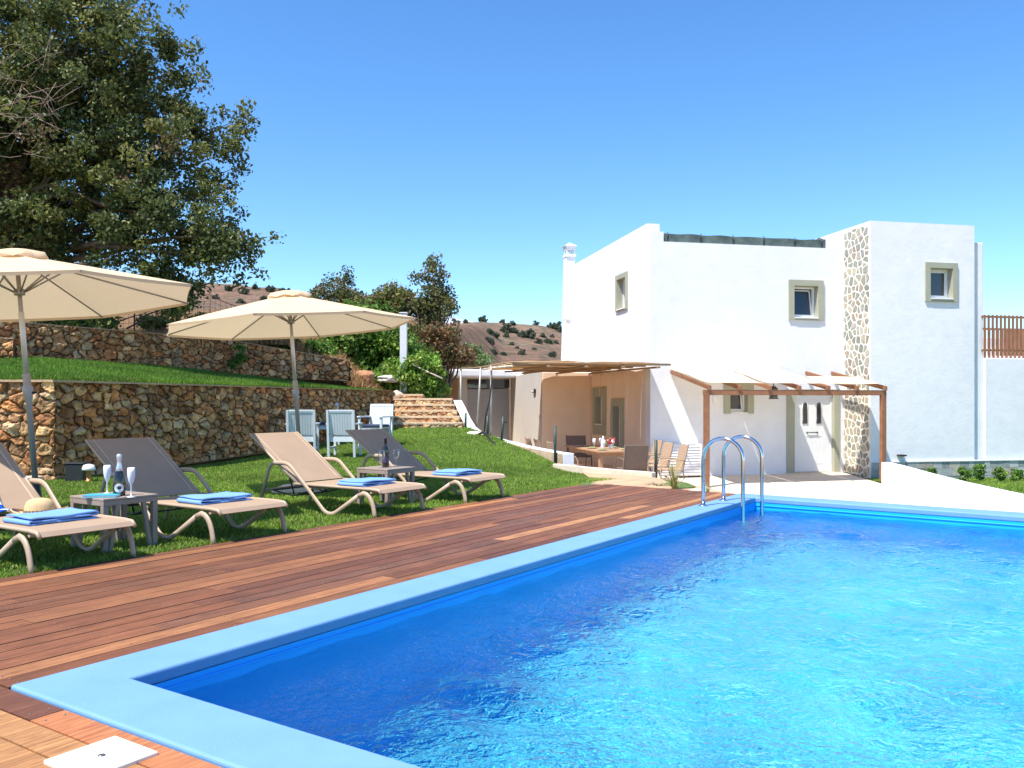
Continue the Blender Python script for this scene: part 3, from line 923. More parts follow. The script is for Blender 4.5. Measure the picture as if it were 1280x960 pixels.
# windows
def window(parent, M, x0, z0, x1, z1, band, depth, mode, seed=0, sill=True, band_b=None, name='window'):
    """M maps (x, y(out is -), z) to house space; x0..x1/z0..z1 is the opening; sage band around"""
    sur = MB()
    bb = band if band_b is None else band_b
    o = -0.045
    def bx(a, b, mb_, mi=0): mb_.box(a, b, mi, M=M)
    bx((x0 - band, o, z0 - bb), (x0, 0.004, z1 + band), sur); bx((x1, o, z0 - bb), (x1 + band, 0.004, z1 + band), sur)
    bx((x0, o, z1), (x1, 0.004, z1 + band), sur)
    if bb > 0: bx((x0, o, z0 - bb), (x1, 0.004, z0), sur)
    # reveals
    e = 0.004
    bx((x0, 0.006, z0), (x0 + e, depth, z1), sur); bx((x1 - e, 0.006, z0), (x1, depth, z1), sur)
    bx((x0 + e, 0.006, z1 - e), (x1 - e, depth, z1), sur)
    w = sur.build(name, m_sage, parent)
    sl = MB(); bx((x0 + e, -0.065, z0 + 0.002), (x1 - e, depth, z0 + 0.03), sl); sl.build('sill', m_frame, w)
    fr = MB(); t_ = 0.05
    a0, a1, c0, c1 = x0 + e + 0.003, x1 - e - 0.003, z0 + 0.032, z1 - e - 0.003
    for q in (((a0, depth-0.06, c0), (a0+t_, depth-0.01, c1)), ((a1-t_, depth-0.06, c0), (a1, depth-0.01, c1)),
              ((a0+t_, depth-0.06, c0), (a1-t_, depth-0.01, c0+t_)), ((a0+t_, depth-0.06, c1-t_), (a1-t_, depth-0.01, c1))): bx(q[0], q[1], fr)
    fr.build('frame', m_frame, w)
    # sash
    sa = MB(); gl = MB()
    if mode == 'tilt':                     # hinged at the bottom, leaning in
        b0, b1, d0, d1 = a0+t_+.004, a1-t_-.004, c0+t_+.004, c1-t_-.004
        T = M @ Matrix.Translation((0, depth - 0.05, d0)) @ Matrix.Rotation(R(-9), 4, 'X') @ Matrix.Translation((0, -(depth-0.05), -d0))
    elif mode == 'open':
        b0, b1, d0, d1 = a0+t_+.004, a1-t_-.004, c0+t_+.004, c1-t_-.004
        T = M @ Matrix.Translation((b1, depth - 0.05, 0)) @ Matrix.Rotation(R(-50), 4, 'Z') @ Matrix.Translation((-b1, -(depth-0.05), 0))
    else:
        b0, b1, d0, d1 = a0+t_+.004, a1-t_-.004, c0+t_+.004, c1-t_-.004
        T = M
    s_ = 0.035
    for q in (((b0, depth-0.05, d0), (b0+s_, depth-0.02, d1)), ((b1-s_, depth-0.05, d0), (b1, depth-0.02, d1)),
              ((b0+s_, depth-0.05, d0), (b1-s_, depth-0.02, d0+s_)), ((b0+s_, depth-0.05, d1-s_), (b1-s_, depth-0.02, d1))): sa.box(q[0], q[1], 0, M=T)
    sh = sa.build('sash', m_frame, w)
    gl.box((b0+s_, depth-0.038, d0+s_), (b1-s_, depth-0.032, d1-s_), 0, M=T); gl.build('pane', m_glass, w)
    return w
MF = Matrix.Identity(4)
window(house, MF, W1o[0], W1o[1], W1o[2], W1o[3], 0.155, 0.22, 'tilt', band_b=0.04)
window(house, Matrix.Translation((0, WG, 0)), W2o[0], W2o[1], W2o[2], W2o[3], 0.145, 0.22, 'shut', band_b=0.06)
window(house, MF, W3o[0], W3o[1], W3o[2], W3o[3], 0.17, 0.2, 'tilt', band_b=0.0)
# on the side wall: opening x axis runs along local y
MS = Matrix(((0, 1, 0, 0), (-1, 0, 0, 0), (0, 0, 1, 0), (0, 0, 0, 1)))      # (x,y,z)->(y,-x,z): out (-y) becomes -x
def side_window(rect, band, mode, band_b=None):
    y0, z0, y1, z1 = rect
    return window(house, MS, -y1, z0, -y0, z1, band, 0.2, mode, band_b=band_b)
side_window(S1, 0.13, 'open', 0.03)
side_window(SL1, 0.28, 'shut', 0.30)
side_window(SL2, 0.22, 'shut', 0.1)

# front door in its sage recess
D0 = HF(992, 592, 0.12); D1_ = HF(1037, 494, 0.12)
dx0, dz1, dx1 = D0[0], D1_[1], D1_[0]
dz0 = -0.79
door = empty('front_door', (0, 0, 0)); door.parent = house
mb = MB()
mb.box((Do[0] + 0.003, -0.03, dz0), (dx0 - 0.05, 0.13, Do[3] - 0.003)); mb.box((dx1 + 0.05, -0.03, dz0), (Do[2] - 0.003, 0.13, Do[3] - 0.003))
mb.box((dx0 - 0.05, 0.10, dz1 + 0.05), (dx1 + 0.05, 0.14, Do[3] - 0.003)); mb.build('door_surround', m_sage, house)
mb = MB()
mb.box((dx0 - 0.048, 0.09, dz0), (dx0, 0.16, dz1 + 0.048)); mb.box((dx1, 0.09, dz0), (dx1 + 0.048, 0.16, dz1 + 0.048)); mb.box((dx0, 0.09, dz1), (dx1, 0.16, dz1 + 0.048))
mb.build('door_frame', m_frame, door, bevel=0.006)
mb = MB(); mb.box((dx0 + 0.004, 0.11, dz0 + 0.012), (dx1 - 0.004, 0.155, dz1 - 0.004)); 
wd = dx1 - dx0; hd = dz1 - dz0; cxm = (dx0 + dx1) / 2
def panel(xc, zc, w_, h_, arch=False):
    t2 = 0.012
    for a, b in (((xc-w_/2, 0.104, zc-h_/2), (xc-w_/2+t2, 0.112, zc+h_/2)), ((xc+w_/2-t2, 0.104, zc-h_/2), (xc+w_/2, 0.112, zc+h_/2)),
                 ((xc-w_/2+t2, 0.104, zc-h_/2), (xc+w_/2-t2, 0.112, zc-h_/2+t2)), ((xc-w_/2+t2, 0.104, zc+h_/2-t2), (xc+w_/2-t2, 0.112, zc+h_/2))): mb.box(a, b)
for s_ in (-1, 1): panel(cxm + s_*0.21, dz0 + hd*0.29, 0.23, hd*0.36)
mb.build('door_leaf', m_frame, door, bevel=0.002)
for s_ in (-1, 1):
    g2 = MB(); xc = cxm + s_ * 0.205; zb = dz0 + hd * 0.63; zt = dz0 + hd * 0.88; hw = 0.062
    prof = [(xc - hw, zb), (xc + hw, zb)] + [(xc + hw * math.cos(a), zt + hw * math.sin(a)) for a in np.linspace(0, math.pi, 12)]
    n_ = len(prof)
    g2.add([(p[0], 0.104, p[1]) for p in prof] + [(p[0], 0.112, p[1]) for p in prof], [list(range(n_))] + [(i, (i+1) % n_, n_+(i+1) % n_, n_+i) for i in range(n_)])
    gp = g2.build('door_light', m_glass, door)
    g2 = MB()
    for k in range(4):
        zc = zb + (zt - zb) * (k + 0.5) / 4
        pts_ = [(xc + 0.036*math.sin(a)*(1 if k % 2 else -1), 0.101, zc + (zt-zb)*0.11*math.cos(a)) for a in np.linspace(0, 2*math.pi, 15)[:-1]]
        g2.tube(pts_, 0.005, 5, closed=True)
    g2.build('scrollwork', m_black, gp)
    g2 = MB(); g2.tube([(p[0] + (0.01 if p[0] > xc else -0.01), 0.102, p[1]) for p in prof], 0.011, 5, closed=True); g2.build('bead', m_frame, gp)
mb = MB(); mb.tube([(cxm - 0.16, 0.08, dz0 + hd*0.515), (cxm + 0.16, 0.08, dz0 + hd*0.515)], 0.011, 8)
for s_ in (-1, 1): mb.tube([(cxm + s_*0.15, 0.112, dz0 + hd*0.515), (cxm + s_*0.15, 0.078, dz0 + hd*0.515)], 0.02, 8)
mb.build('handle', simple('dark_bronze', (0.06, 0.05, 0.045), 0.35, 0.8), door)
mb = MB(); mb.box((Do[0] - 0.05, -0.06, -0.86), (Do[2] + 0.05, 0.2, -0.788)); mb.build('door_step', m_patio, house, bevel=0.01)

# mesh windbreak above the parapet
m_mesh = simple('green_windbreak_mesh', (0.085, 0.12, 0.11), 0.9, var=0.35, vscale=5.0, bscale=60, bstr=0.5)
mb = MB()
xs_ = np.linspace(0.40, 4.95, 90)
for i, x in enumerate(xs_[:-1]):
    x2 = xs_[i+1]
    y_ = 0.10 + 0.02*math.sin(x*9); y2 = 0.10 + 0.02*math.sin(x2*9)
    zt = 5.44 + 0.008*math.sin(x*7) ; zt2 = 5.44 + 0.008*math.sin(x2*7)
    mb.add([(x, y_, 5.215), (x2, y2, 5.215), (x2, y2, zt2), (x, y_, zt), (x, y_+.012, 5.215), (x2, y2+.012, 5.215), (x2, y2+.012, zt2), (x, y_+.012, zt)], [(0,1,2,3), (5,4,7,6), (3,2,6,7)], smooth=False)
wbn = mb.build('windbreak', m_mesh, house)
mb = MB()
for x in (0.5, 1.42, 2.32, 3.2, 4.1, 4.9):
    mb = MB(); mb.tube([(x, 0.075, 5.2), (x, 0.075, 5.47)], 0.014, 6); mb.build('windbreak_post', m_black, wbn)
mb = MB()                                                     # its far end hangs crumpled beside the wing
pts = [(4.95, 0.12, 5.44), (5.15, 0.3, 5.5), (5.3, 0.7, 5.60), (5.45, 1.1, 5.72), (5.50, 1.6, 5.66)]
for a, b in zip(pts[:-1], pts[1:]):
    mb.add([(a[0], a[1], 5.21), (b[0], b[1], 5.21), b, a, (a[0], a[1]+.02, 5.21), (b[0], b[1]+.02, 5.21), (b[0], b[1]+.02, b[2]), (a[0], a[1]+.02, a[2])], [(0,1,2,3), (5,4,7,6), (3,2,6,7)])
mb.build('windbreak_end', m_mesh, house)
# chimney at the far corner of the side wall
mb = MB()
mb.add([(-0.30, 7.45, GZ), (0.12, 7.45, GZ), (0.12, 7.92, GZ), (-0.30, 7.92, GZ), (-0.14, 7.5, 6.05), (0.16, 7.5, 6.05), (0.16, 7.86, 6.05), (-0.14, 7.86, 6.05)], [(0,3,2,1), (4,5,6,7), (0,1,5,4), (1,2,6,5), (2,3,7,6), (3,0,4,7)])
for z in (2.6, 3.9):
    mb.box((-0.30 + 0.16*(z+1)/7 - .012, 7.44, z), (0.19, 7.9, z + 0.05))
ch = mb.build('chimney', m_white, house, bevel=0.01)
mb = MB()
for x in (-0.13, 0.12):
    for y in (7.5, 7.8): mb.box((x, y, 6.05), (x + 0.05, y + 0.06, 6.40))
mb.box((-0.16, 7.46, 6.05), (0.19, 7.9, 6.14)); mb.box((-0.15, 7.47, 6.30), (0.18, 7.89, 6.42))
mb.add([(-0.2, 7.42, 6.42), (0.23, 7.42, 6.42), (0.23, 7.94, 6.42), (-0.2, 7.94, 6.42), (0.0, 7.66, 6.56), (0.03, 7.7, 6.56)], [(0,3,2,1), (0,1,4), (1,2,5,4), (2,3,5), (3,0,4,5)])
mb.build('chimney_cap', m_white, ch, bevel=0.004)

# terrace railing: brown slats with a top and a bottom rail, and its return along the side
m_brown = simple('brown_painted_wood', (0.26, 0.115, 0.055), 0.55, var=0.2, vscale=6, bscale=50, bstr=0.2)
rail = empty('railing', (0, 0, 0)); rail.parent = house
YR = WG + 0.10
mb = MB(); mb.box((TX0 - 0.06, YR - 0.03, 3.33), (TX0 + 7.4, YR + 0.03, 3.38)); mb.box((TX0 - 0.06, YR - 0.03, 2.44), (TX0 + 7.4, YR + 0.03, 2.49))
mb.box((TX0 - 0.06, YR + 2.5, 3.25), (TX0 + 7.4, YR + 2.55, 3.31)); mb.build('rail', m_brown, rail, bevel=0.004)
mb = MB()
k = 0
x = TX0 - 0.04
while x < TX0 + 3.0:
    s_ = MB(); s_.box((x, YR - 0.055, 2.32), (x + 0.055, YR - 0.032, 3.40)); s_.build('slat', m_brown, rail)
    x += 0.125
mb = MB(); x = TX0 + 0.02
while x < TX0 + 7.3:
    mb.box((x, YR + 2.45, 2.27), (x + 0.07, YR + 2.48, 3.28)); x += 0.15
mb.build('far_slats', m_brown, rail)

# white louvred cabinet against the facade
lc = empty('louvred_cabinet', (0, 0, 0)); 
lc.location = (HX, HY, 0); lc.rotation_euler = (0, 0, HA)
tag(lc, 'white louvred cabinet standing against the facade between the dining chairs and the brown pergola post', 'cabinet')
mb = MB(); lx0, lx1 = 0.1, HF(877, 590, -0.3)[0]
mb.box((lx0, -0.28, -0.79), (lx1, -0.005, 0.02)); mb.box((lx1 - 0.05, -0.32, -0.79), (lx1, -0.28, 0.02)); mb.box((lx0, -0.32, -0.79), (lx0 + 0.05, -0.28, 0.02)); mb.build('body', m_frame, lc, bevel=0.006)
for i in range(11):
    s_ = MB(); z = -0.76 + i * 0.069
    s_.box((lx0 + 0.05, -0.33, z), (lx1 - 0.05, -0.29, z + 0.055), M=Matrix.Translation((0, -0.30, z)) @ Matrix.Rotation(R(-18), 4, 'X') @ Matrix.Translation((0, 0.30, -z)))
    s_.build('louvre', m_frame, lc)
mb = MB(); mb.box((lx0 + .02, -0.26, -0.86), (lx1 - .02, -0.02, -0.79)); mb.build('plinth', m_black, lc)

# annex behind the dining terrace
annex = empty('annex', (HX, HY, 0), HA, 'low annex, cane light put into its wall colour, with grey door and white roof slab behind the cane pergola', 'annex')
AY1 = 5.1; AX1 = -1.60; AY2 = 9.84
hm = MB(); hbox(AX1 + 0.02, AY1, GZ, -0.004, AY2, 2.02); hm.build('wall', m_cane_glow, annex, bevel=0.02)
hm = MB(); hbox(AX1, AY1 + 0.02, GZ, AX1 + 0.018, AY2, 2.02); hm.build('side_wall', m_shade_pl, annex)
hm = MB(); hbox(-0.006, 0.02, GZ, -0.0015, AY1 - .002, 0.9)
xa = HF(573, 0, AY2)[0]
dA = HF(584, 560, AY2); dB = HF(638, 474, AY2)
hm = MB(); hbox(xa, AY2 + 0.02, GZ, dA[0], AY2 + 3, 2.0); hbox(dA[0], AY2 + 0.02, 1.92, AX1, AY2 + 3, 2.02); hbox(dA[0], AY2 + .35, GZ, AX1, AY2 + 3, 1.92)
hm.build('store_wall', m_shade_pl, annex, bevel=0.01)
mb = MB(); mb.box((dA[0] + 0.01, AY2 + 0.10, GZ), (AX1 - 0.01, AY2 + 0.16, 1.56)); dr = mb.build('door', m_greendoor, annex, bevel=0.004)
mb = MB(); mb.box((dA[0] + 0.01, AY2 + 0.10, 1.60), (AX1 - 0.01, AY2 + 0.13, 1.92)); mb.build('transom_window', m_glass, annex)
mb = MB(); mb.tube([(AX1 - 0.12, AY2 + 0.05, 0.35), (AX1 - 0.3, AY2 + 0.05, 0.35)], 0.012, 6); mb.build('door_handle', m_black, dr)
# roof slab with its rounded left end
rl = HF(549, 466, AY2 - 1.0); rr_ = HF(655, 466, AY2 - 1.0)
zt = HF(600, 461.5, AY2 - 1.0)[1]; zb = HF(600, 471.5, AY2 - 1.0)[1]
mb = MB(); mb.prism([(rl[0] + 0.15, AY2 - 1.0), (rr_[0], AY2 - 1.0), (rr_[0], AY2 + 3.4), (rl[0], AY2 + 3.4), (rl[0], AY2 - 0.6)], zb, zt); mb.build('roof', m_white, annex, bevel=0.06, seg=3)
# wall lamp
lp = empty('wall_lamp', H2W(AX1 - 0.0, AY1 + 0.9, 1.45), HA, 'small dark bulkhead lamp on the pale side wall of the annex', 'wall lamp')
mb = MB(); mb.box((-0.07, -0.16, -0.06), (0.0, 0.16, 0.06)); mb.build('housing', m_black, lp, bevel=0.02)
mb = MB(); mb.box((-0.09, -0.12, -0.035), (-0.07, 0.12, 0.035)); mb.build('diffuser', m_frame, lp, bevel=0.01)
# conduits hanging down the side wall
m_cord = simple('pale_cord', (0.70, 0.60, 0.47), 0.7)

# ------------------------------------------------------------------ brown pergola over the front door
m_canvas = tinted('canvas', 0.85, 0.05, 2.0, translucent=0.35, spec=0.2)
perg = empty('door_pergola', (HX, HY, 0), HA, 'brown timber pergola with cream canvas shades in front of the white front door', 'pergola')
PL = P(881, 605, patio_z(20.3)); PR = P(1103, 607, patio_z(20.3))
def W2H(p):
    dx, dy = p.x - HX, p.y - HY
    return Vector((ca_*dx + sa_*dy, -sa_*dx + ca_*dy, p.z))
pl_, pr_ = W2H(Vector(((883-640)/K*20.2, 20.2, 0))), W2H(Vector(((1103-640)/K*20.3, 20.3, 0)))
yb_ = -2.15
zbm = 1.08 + (503-490)/K*20.2
pl_x = HF(883, 0, yb_)[0]; pr_x = HF(1103.5, 0, yb_)[0]
for x in (pl_x, pr_x):
    mb = MB(); mb.box((x - 0.06, yb_ - 0.06, -1.0), (x + 0.06, yb_ + 0.048, HF(990, 494, yb_)[1] + 0.03)); mb.build('post', m_brown, perg, bevel=0.006)
zt2 = HF(990, 487.5, yb_)[1]; zb2 = HF(990, 494, yb_)[1]
mb = MB(); mb.box((pl_x - 0.07, yb_ - 0.05, zb2), (pr_x + 0.07, yb_ + 0.05, zt2)); mb.build('front_beam', m_brown, perg, bevel=0.005)
# rafters rise to the wall
zr = HF(950, 466, 0)[1]
xr = [HF(q, 0, 0)[0] for q in (868, 948, 1049)]
raf = []
nR = 7
for i in range(nR):
    x = pl_x + 0.02 + (pr_x - pl_x - 0.04) * i / (nR - 1)
    if x > XR - 0.12: yend = WG - 0.03
    else: yend = -0.02
    f_ = (yend - yb_) / (0 - yb_)
    z0_, z1_ = zt2 + 0.055, zt2 + 0.055 + (zr - zt2 - 0.05) * f_
    mb = MB(); yf = yb_ - 0.16
    a = Vector((x, yf, z0_ - 0.01)); b2 = Vector((x, yend, z1_))
    h_ = 0.05
    mb.add([(x-.035, a.y, a.z-h_), (x+.035, a.y, a.z-h_), (x+.035, b2.y, b2.z-h_), (x-.035, b2.y, b2.z-h_), (x-.035, a.y, a.z+h_), (x+.035, a.y, a.z+h_), (x+.035, b2.y, b2.z+h_), (x-.035, b2.y, b2.z+h_)], [(0,3,2,1), (4,5,6,7), (0,1,5,4), (1,2,6,5), (2,3,7,6), (3,0,4,7)])
    mb.build('rafter', m_brown, perg, bevel=0.004)
# canvas panels draped over and between the rafters
def cloth(x0, x1, y0, y1, zf0, zf1, sag, col, name='canopy', parent=perg, nx=18, ny=14, seed=0, lift=0.06):
    us_ = np.linspace(0, 1, nx); vs_ = np.linspace(0, 1, ny)
    U, Vv = np.meshgrid(us_, vs_)
    X = x0 + (x1 - x0) * U; Yy = y0 + (y1 - y0) * Vv
    Z = zf0 + (zf1 - zf0) * Vv + lift - sag * np.abs(np.sin(np.pi * Vv * 2.0)) * (0.5 + 0.5*np.sin(np.pi*U)) + 0.025*vnoise(X, Yy, 2.0, seed)
    V = np.stack([X, Yy, Z], -1).reshape(-1, 3)
    F = grid_faces(ny, nx)
    o = np_mesh(name, V, F, m_canvas, parent, tint=np.tile(np.array(col), (len(F), 1)), smooth=True)
    return o
cols_ = (0.77, 0.66, 0.51)
xm = [pl_x - 0.1, pl_x + (pr_x - pl_x) * 0.32, pl_x + (pr_x - pl_x) * 0.66, pr_x + 0.02]
for i in range(3):
    x0, x1 = xm[i] + (0.05 if i else 0.1), xm[i + 1] - 0.05
    yend = -0.03 if i < 2 else WG - 0.06
    f_ = (yend - yb_) / (0 - yb_)
    c_ = cloth(x0 if i else x0, x1, yb_ - 0.10, yend, zt2 + 0.10, zt2 + 0.10 + (zr - zt2 - 0.02) * f_ + 0.0, 0.055, cols_, seed=i)
    if i == 0:
        me_ = c_.data
        for v_ in me_.vertices:                      # the left shade widens towards the wall
            q_ = (v_.co.y - yb_) / (0 - yb_)
            w__ = 1 - (v_.co.x - x0) / (x1 - x0)
            v_.co.x -= w__ * max(q_, 0) * 0.04
# lantern hanging beneath, and the socket on the right post
lt = empty('hanging_lantern', H2W(HF(967, 490, -0.5)[0], -0.5, HF(967, 492, -0.5)[1]), HA, 'small dark iron lantern on the wall beside the front door under the canvas', 'lantern')
mb = MB()
for x in (-.07, .07):
    for y in (-.07, .07): mb.tube([(x, y, -0.12), (x, y, 0.12)], 0.008, 5)
mb.box((-.09, -.09, -.14), (.09, .09, -.12)); mb.lathe([(.12, .12), (.03, .2), (.012, .2), (.012, .42)], 8); mb.build('frame', m_black, lt)
mb = MB(); mb.box((-.062, -.062, -.118), (.062, .062, .118)); mb.build('glass', m_glass, lt)
# small switch box by the lower window
mb = MB(); x_, z_ = HF(893, 500, 0); mb.box((-0.05, -0.05, -0.09), (0.05, -0.002, 0.09))
o = mb.build('intercom', m_frame, bevel=0.008, loc=H2W(x_, 0, z_), rz=HA); tag(o, 'small white intercom box on the facade left of the lower window', 'intercom')

# ------------------------------------------------------------------ cane pergola over the dining terrace
m_cane, t, b = new_mat('cane_sheet')
tc = N(t, 'TexCoord'); wv = N(t, 'TexWave'); wv.inputs['Scale'].default_value = 16; wv.inputs['Distortion'].default_value = 1.5; wv.inputs['Detail'].default_value = 3
t.links.new(tc.outputs['Object'], wv.inputs['Vector'])
c = ramp(t, wv.outputs['Fac'], [(0.2, (0.50, 0.31, 0.14)), (0.8, (0.76, 0.54, 0.30))])
t.links.new(c, b.inputs['Base Color']); b.inputs['Roughness'].default_value = 0.8
tr = N(t, 'BsdfTranslucent'); t.links.new(c, tr.inputs['Color']); mx = N(t, 'MixShader'); mx.inputs[0].default_value = 0.58
t.links.new(b.outputs[0], mx.inputs[1]); t.links.new(tr.outputs[0], mx.inputs[2]); t.links.new(mx.outputs[0], t.nodes['Material Output'].inputs['Surface'])
bump(t, b, wv.outputs['Fac'], 0.5, 0.01)
m_steel = simple('grey_steel_pole', (0.36, 0.34, 0.31), 0.5, 0.4, 0.1)
m_rust = simple('cane_pole', (0.30, 0.19, 0.10), 0.7, var=0.25)
cp = empty('cane_pergola', (HX, HY, 0), HA, 'low pergola roofed with tan cane sheets on thin grey poles over the dining terrace', 'pergola')
def roof_pt(u, v):
    """u: 0 left .. 1 house side, v: 0 near .. 1 far; world coordinates"""
    A_, B_, C_, D_ = Vector((-0.05, 20.0, 1.99)), Vector((3.62, 21.15, 2.01)), Vector((2.49, 26.93, 2.05)), Vector((-1.75, 26.02, 2.04))
    return (A_*(1-u) + B_*u)*(1-v) + (D_*(1-u) + C_*u)*v
iH = Matrix.Translation((HX, HY, 0)) @ Matrix.Rotation(HA, 4, 'Z'); iH = iH.inverted()
def RP(u, v, dz=0.0): return iH @ (roof_pt(u, v) + Vector((0, 0, dz)))
r3 = random.Random(5)
for i in range(7):                               # purlins from left to right
    v_ = i / 6
    mb = MB(); mb.tube([RP(-0.02 if i < 3 else 0.36, v_, -0.02), RP(0.3 if i < 3 else 0.5, v_ + r3.uniform(-.01, .01), 0.0), RP(0.7, v_, -0.01), RP(1.0 if i else 1.08, v_, 0.0)], 0.026, 7); mb.build('purlin', m_rust, cp)
for u_ in (0.0, 0.24, 0.49, 0.74, 0.985):        # rafters from front to back
    ve = 0.42 if u_ < 0.3 else 1.01
    mb = MB(); mb.tube([RP(u_, -0.03, -0.07), RP(u_, ve/2, -0.06), RP(u_, ve, -0.07)], 0.026, 7); mb.build('rafter', m_cord if u_ == 0 else m_rust, cp)
for i in range(4):
    for j in range(3):
        u0, u1 = i/4 - 0.002, (i+1)/4 + (0.002 if i != 1 else -0.006); v0, v1 = j/3 + 0.003, (j+1)/3 - 0.004
        if i == 0: u0 += 0.10
        if i == 0 and j > 0: continue
        U, Vv = np.meshgrid(np.linspace(0, 1, 9), np.linspace(0, 1, 13)); am = r3.uniform(0.02, 0.07)
        V = []
        for b_ in range(13):
            for a_ in range(9):
                uu__, vv__ = U[b_, a_], Vv[b_, a_]
                p_ = RP(u0 + (u1-u0)*uu__ , v0 + (v1-v0)*vv__, 0.03 + am*math.sin(math.pi*vv__) + 0.02*math.sin(math.pi*uu__) + 0.012*math.sin(vv__*9 + i))
                V.append(tuple(p_))
        o = np_mesh('cane_sheet', np.array(V), grid_faces(13, 9), m_cane, cp, smooth=True)
        sm = o.modifiers.new('t', 'SOLIDIFY'); sm.thickness = 0.012
# poles of the left side
for (px, yt, yb__, Y, px2) in ((576, 461, 530, 22.9, 576), (601, 459, 541, 21.5, 596), (614, 457, 549, 20.6, 614)):
    mb = MB(); mb.tube([iH @ AT(px2, yb__, Y), iH @ AT(px, yt, Y)], 0.027, 7); mb.build('pole', m_steel, cp)
mb = MB(); mb.tube([iH @ AT(575, 461, 22.9), iH @ AT(601, 459, 21.5), iH @ AT(614, 456.5, 20.6), iH @ AT(640, 452.5, 20.0), RP(0.5, -0.02, 0.01), RP(1.06, -0.03, 0.0)], 0.018, 7); mb.build('edge_pole', m_rust, cp)
for px, y0, y1, Y in ((752, 465, 495, 25.6), (765, 462, 545, 23.4), (785, 462, 545, 22.4), (803, 470, 548, 21.6), (677, 478, 545, 26.0)):
    mb = MB(); mb.tube([iH @ AT(px, y0, Y), iH @ AT(px - 2, (y0+y1)/2, Y), iH @ AT(px - 3, y1, Y)], 0.009, 5); mb.build('hanging_cord', m_cord, cp)
# ------------------------------------------------------------------ pool ladder and small pool things
m_chrome, t, b = new_mat('polished_steel')
b.inputs['Base Color'].default_value = (0.62, 0.63, 0.65, 1); b.inputs['Metallic'].default_value = 1; b.inputs['Roughness'].default_value = 0.12
bump(t, b, noise(t, 30, 3), 0.02, 0.002)
lad = empty('pool_ladder', (0, 0, 0), 0, 'polished steel pool ladder with two hooped handrails at the far end of the wooden deck', 'pool ladder')
F1_ = P(879, 632, 0.012); F2_ = P(904.5, 625.5, 0.012)
for F_ in (F1_, F2_):
    pts = [F_ + Vector((0, 0, z)) for z in (0, 0.25, 0.48)]
    for a in np.linspace(math.pi, 0, 15)[1:-1]:
        pts.append(F_ + NN * (0.21 + 0.21 * math.cos(a)) + Vector((0, 0, 0.49 + 0.21 * math.sin(a))))
    e_ = F_ + NN * 0.42
    pts += [e_ + Vector((0, 0, z)) for z in (0.48, 0.2, 0.0, -0.25, -0.55, -0.80)]
    mb = MB(); mb.tube(pts, 0.0205, 14); h_ = mb.build('handrail', m_chrome, lad)
    mb = MB(); mb.lathe([(0.052, 0), (0.052, 0.006), (0.035, 0.014), (0.022, 0.016)], 20, at=tuple(F_)); mb.build('flange', m_chrome, h_)
for z in (-0.28, -0.52, -0.76):
    a = F1_ + NN * 0.42; c = F2_ + NN * 0.42
    mb = MB(); mb.tube([(a.x, a.y, z), (c.x, c.y, z)], 0.022, 8, flat=1.6); mb.build('rung', m_chrome, lad)
# white plastic pipe end lying over the inner edge close to the camera
m_plastic = simple('white_plastic', (0.80, 0.79, 0.74), 0.4, var=0.03)
mb = MB(); a = P(484, 957, -0.02); mb.tube([a, a + NN * 0.10 + Vector((0, 0, 0.012)), a + NN * 0.35 + Vector((0, 0, 0.0)), a + NN * 0.7 + Vector((0, 0, -0.03))], 0.013, 10)
o = mb.build('pool_handle_pipe', m_plastic); tag(o, 'white plastic pipe lying along the near inner edge of the pool', 'pipe')

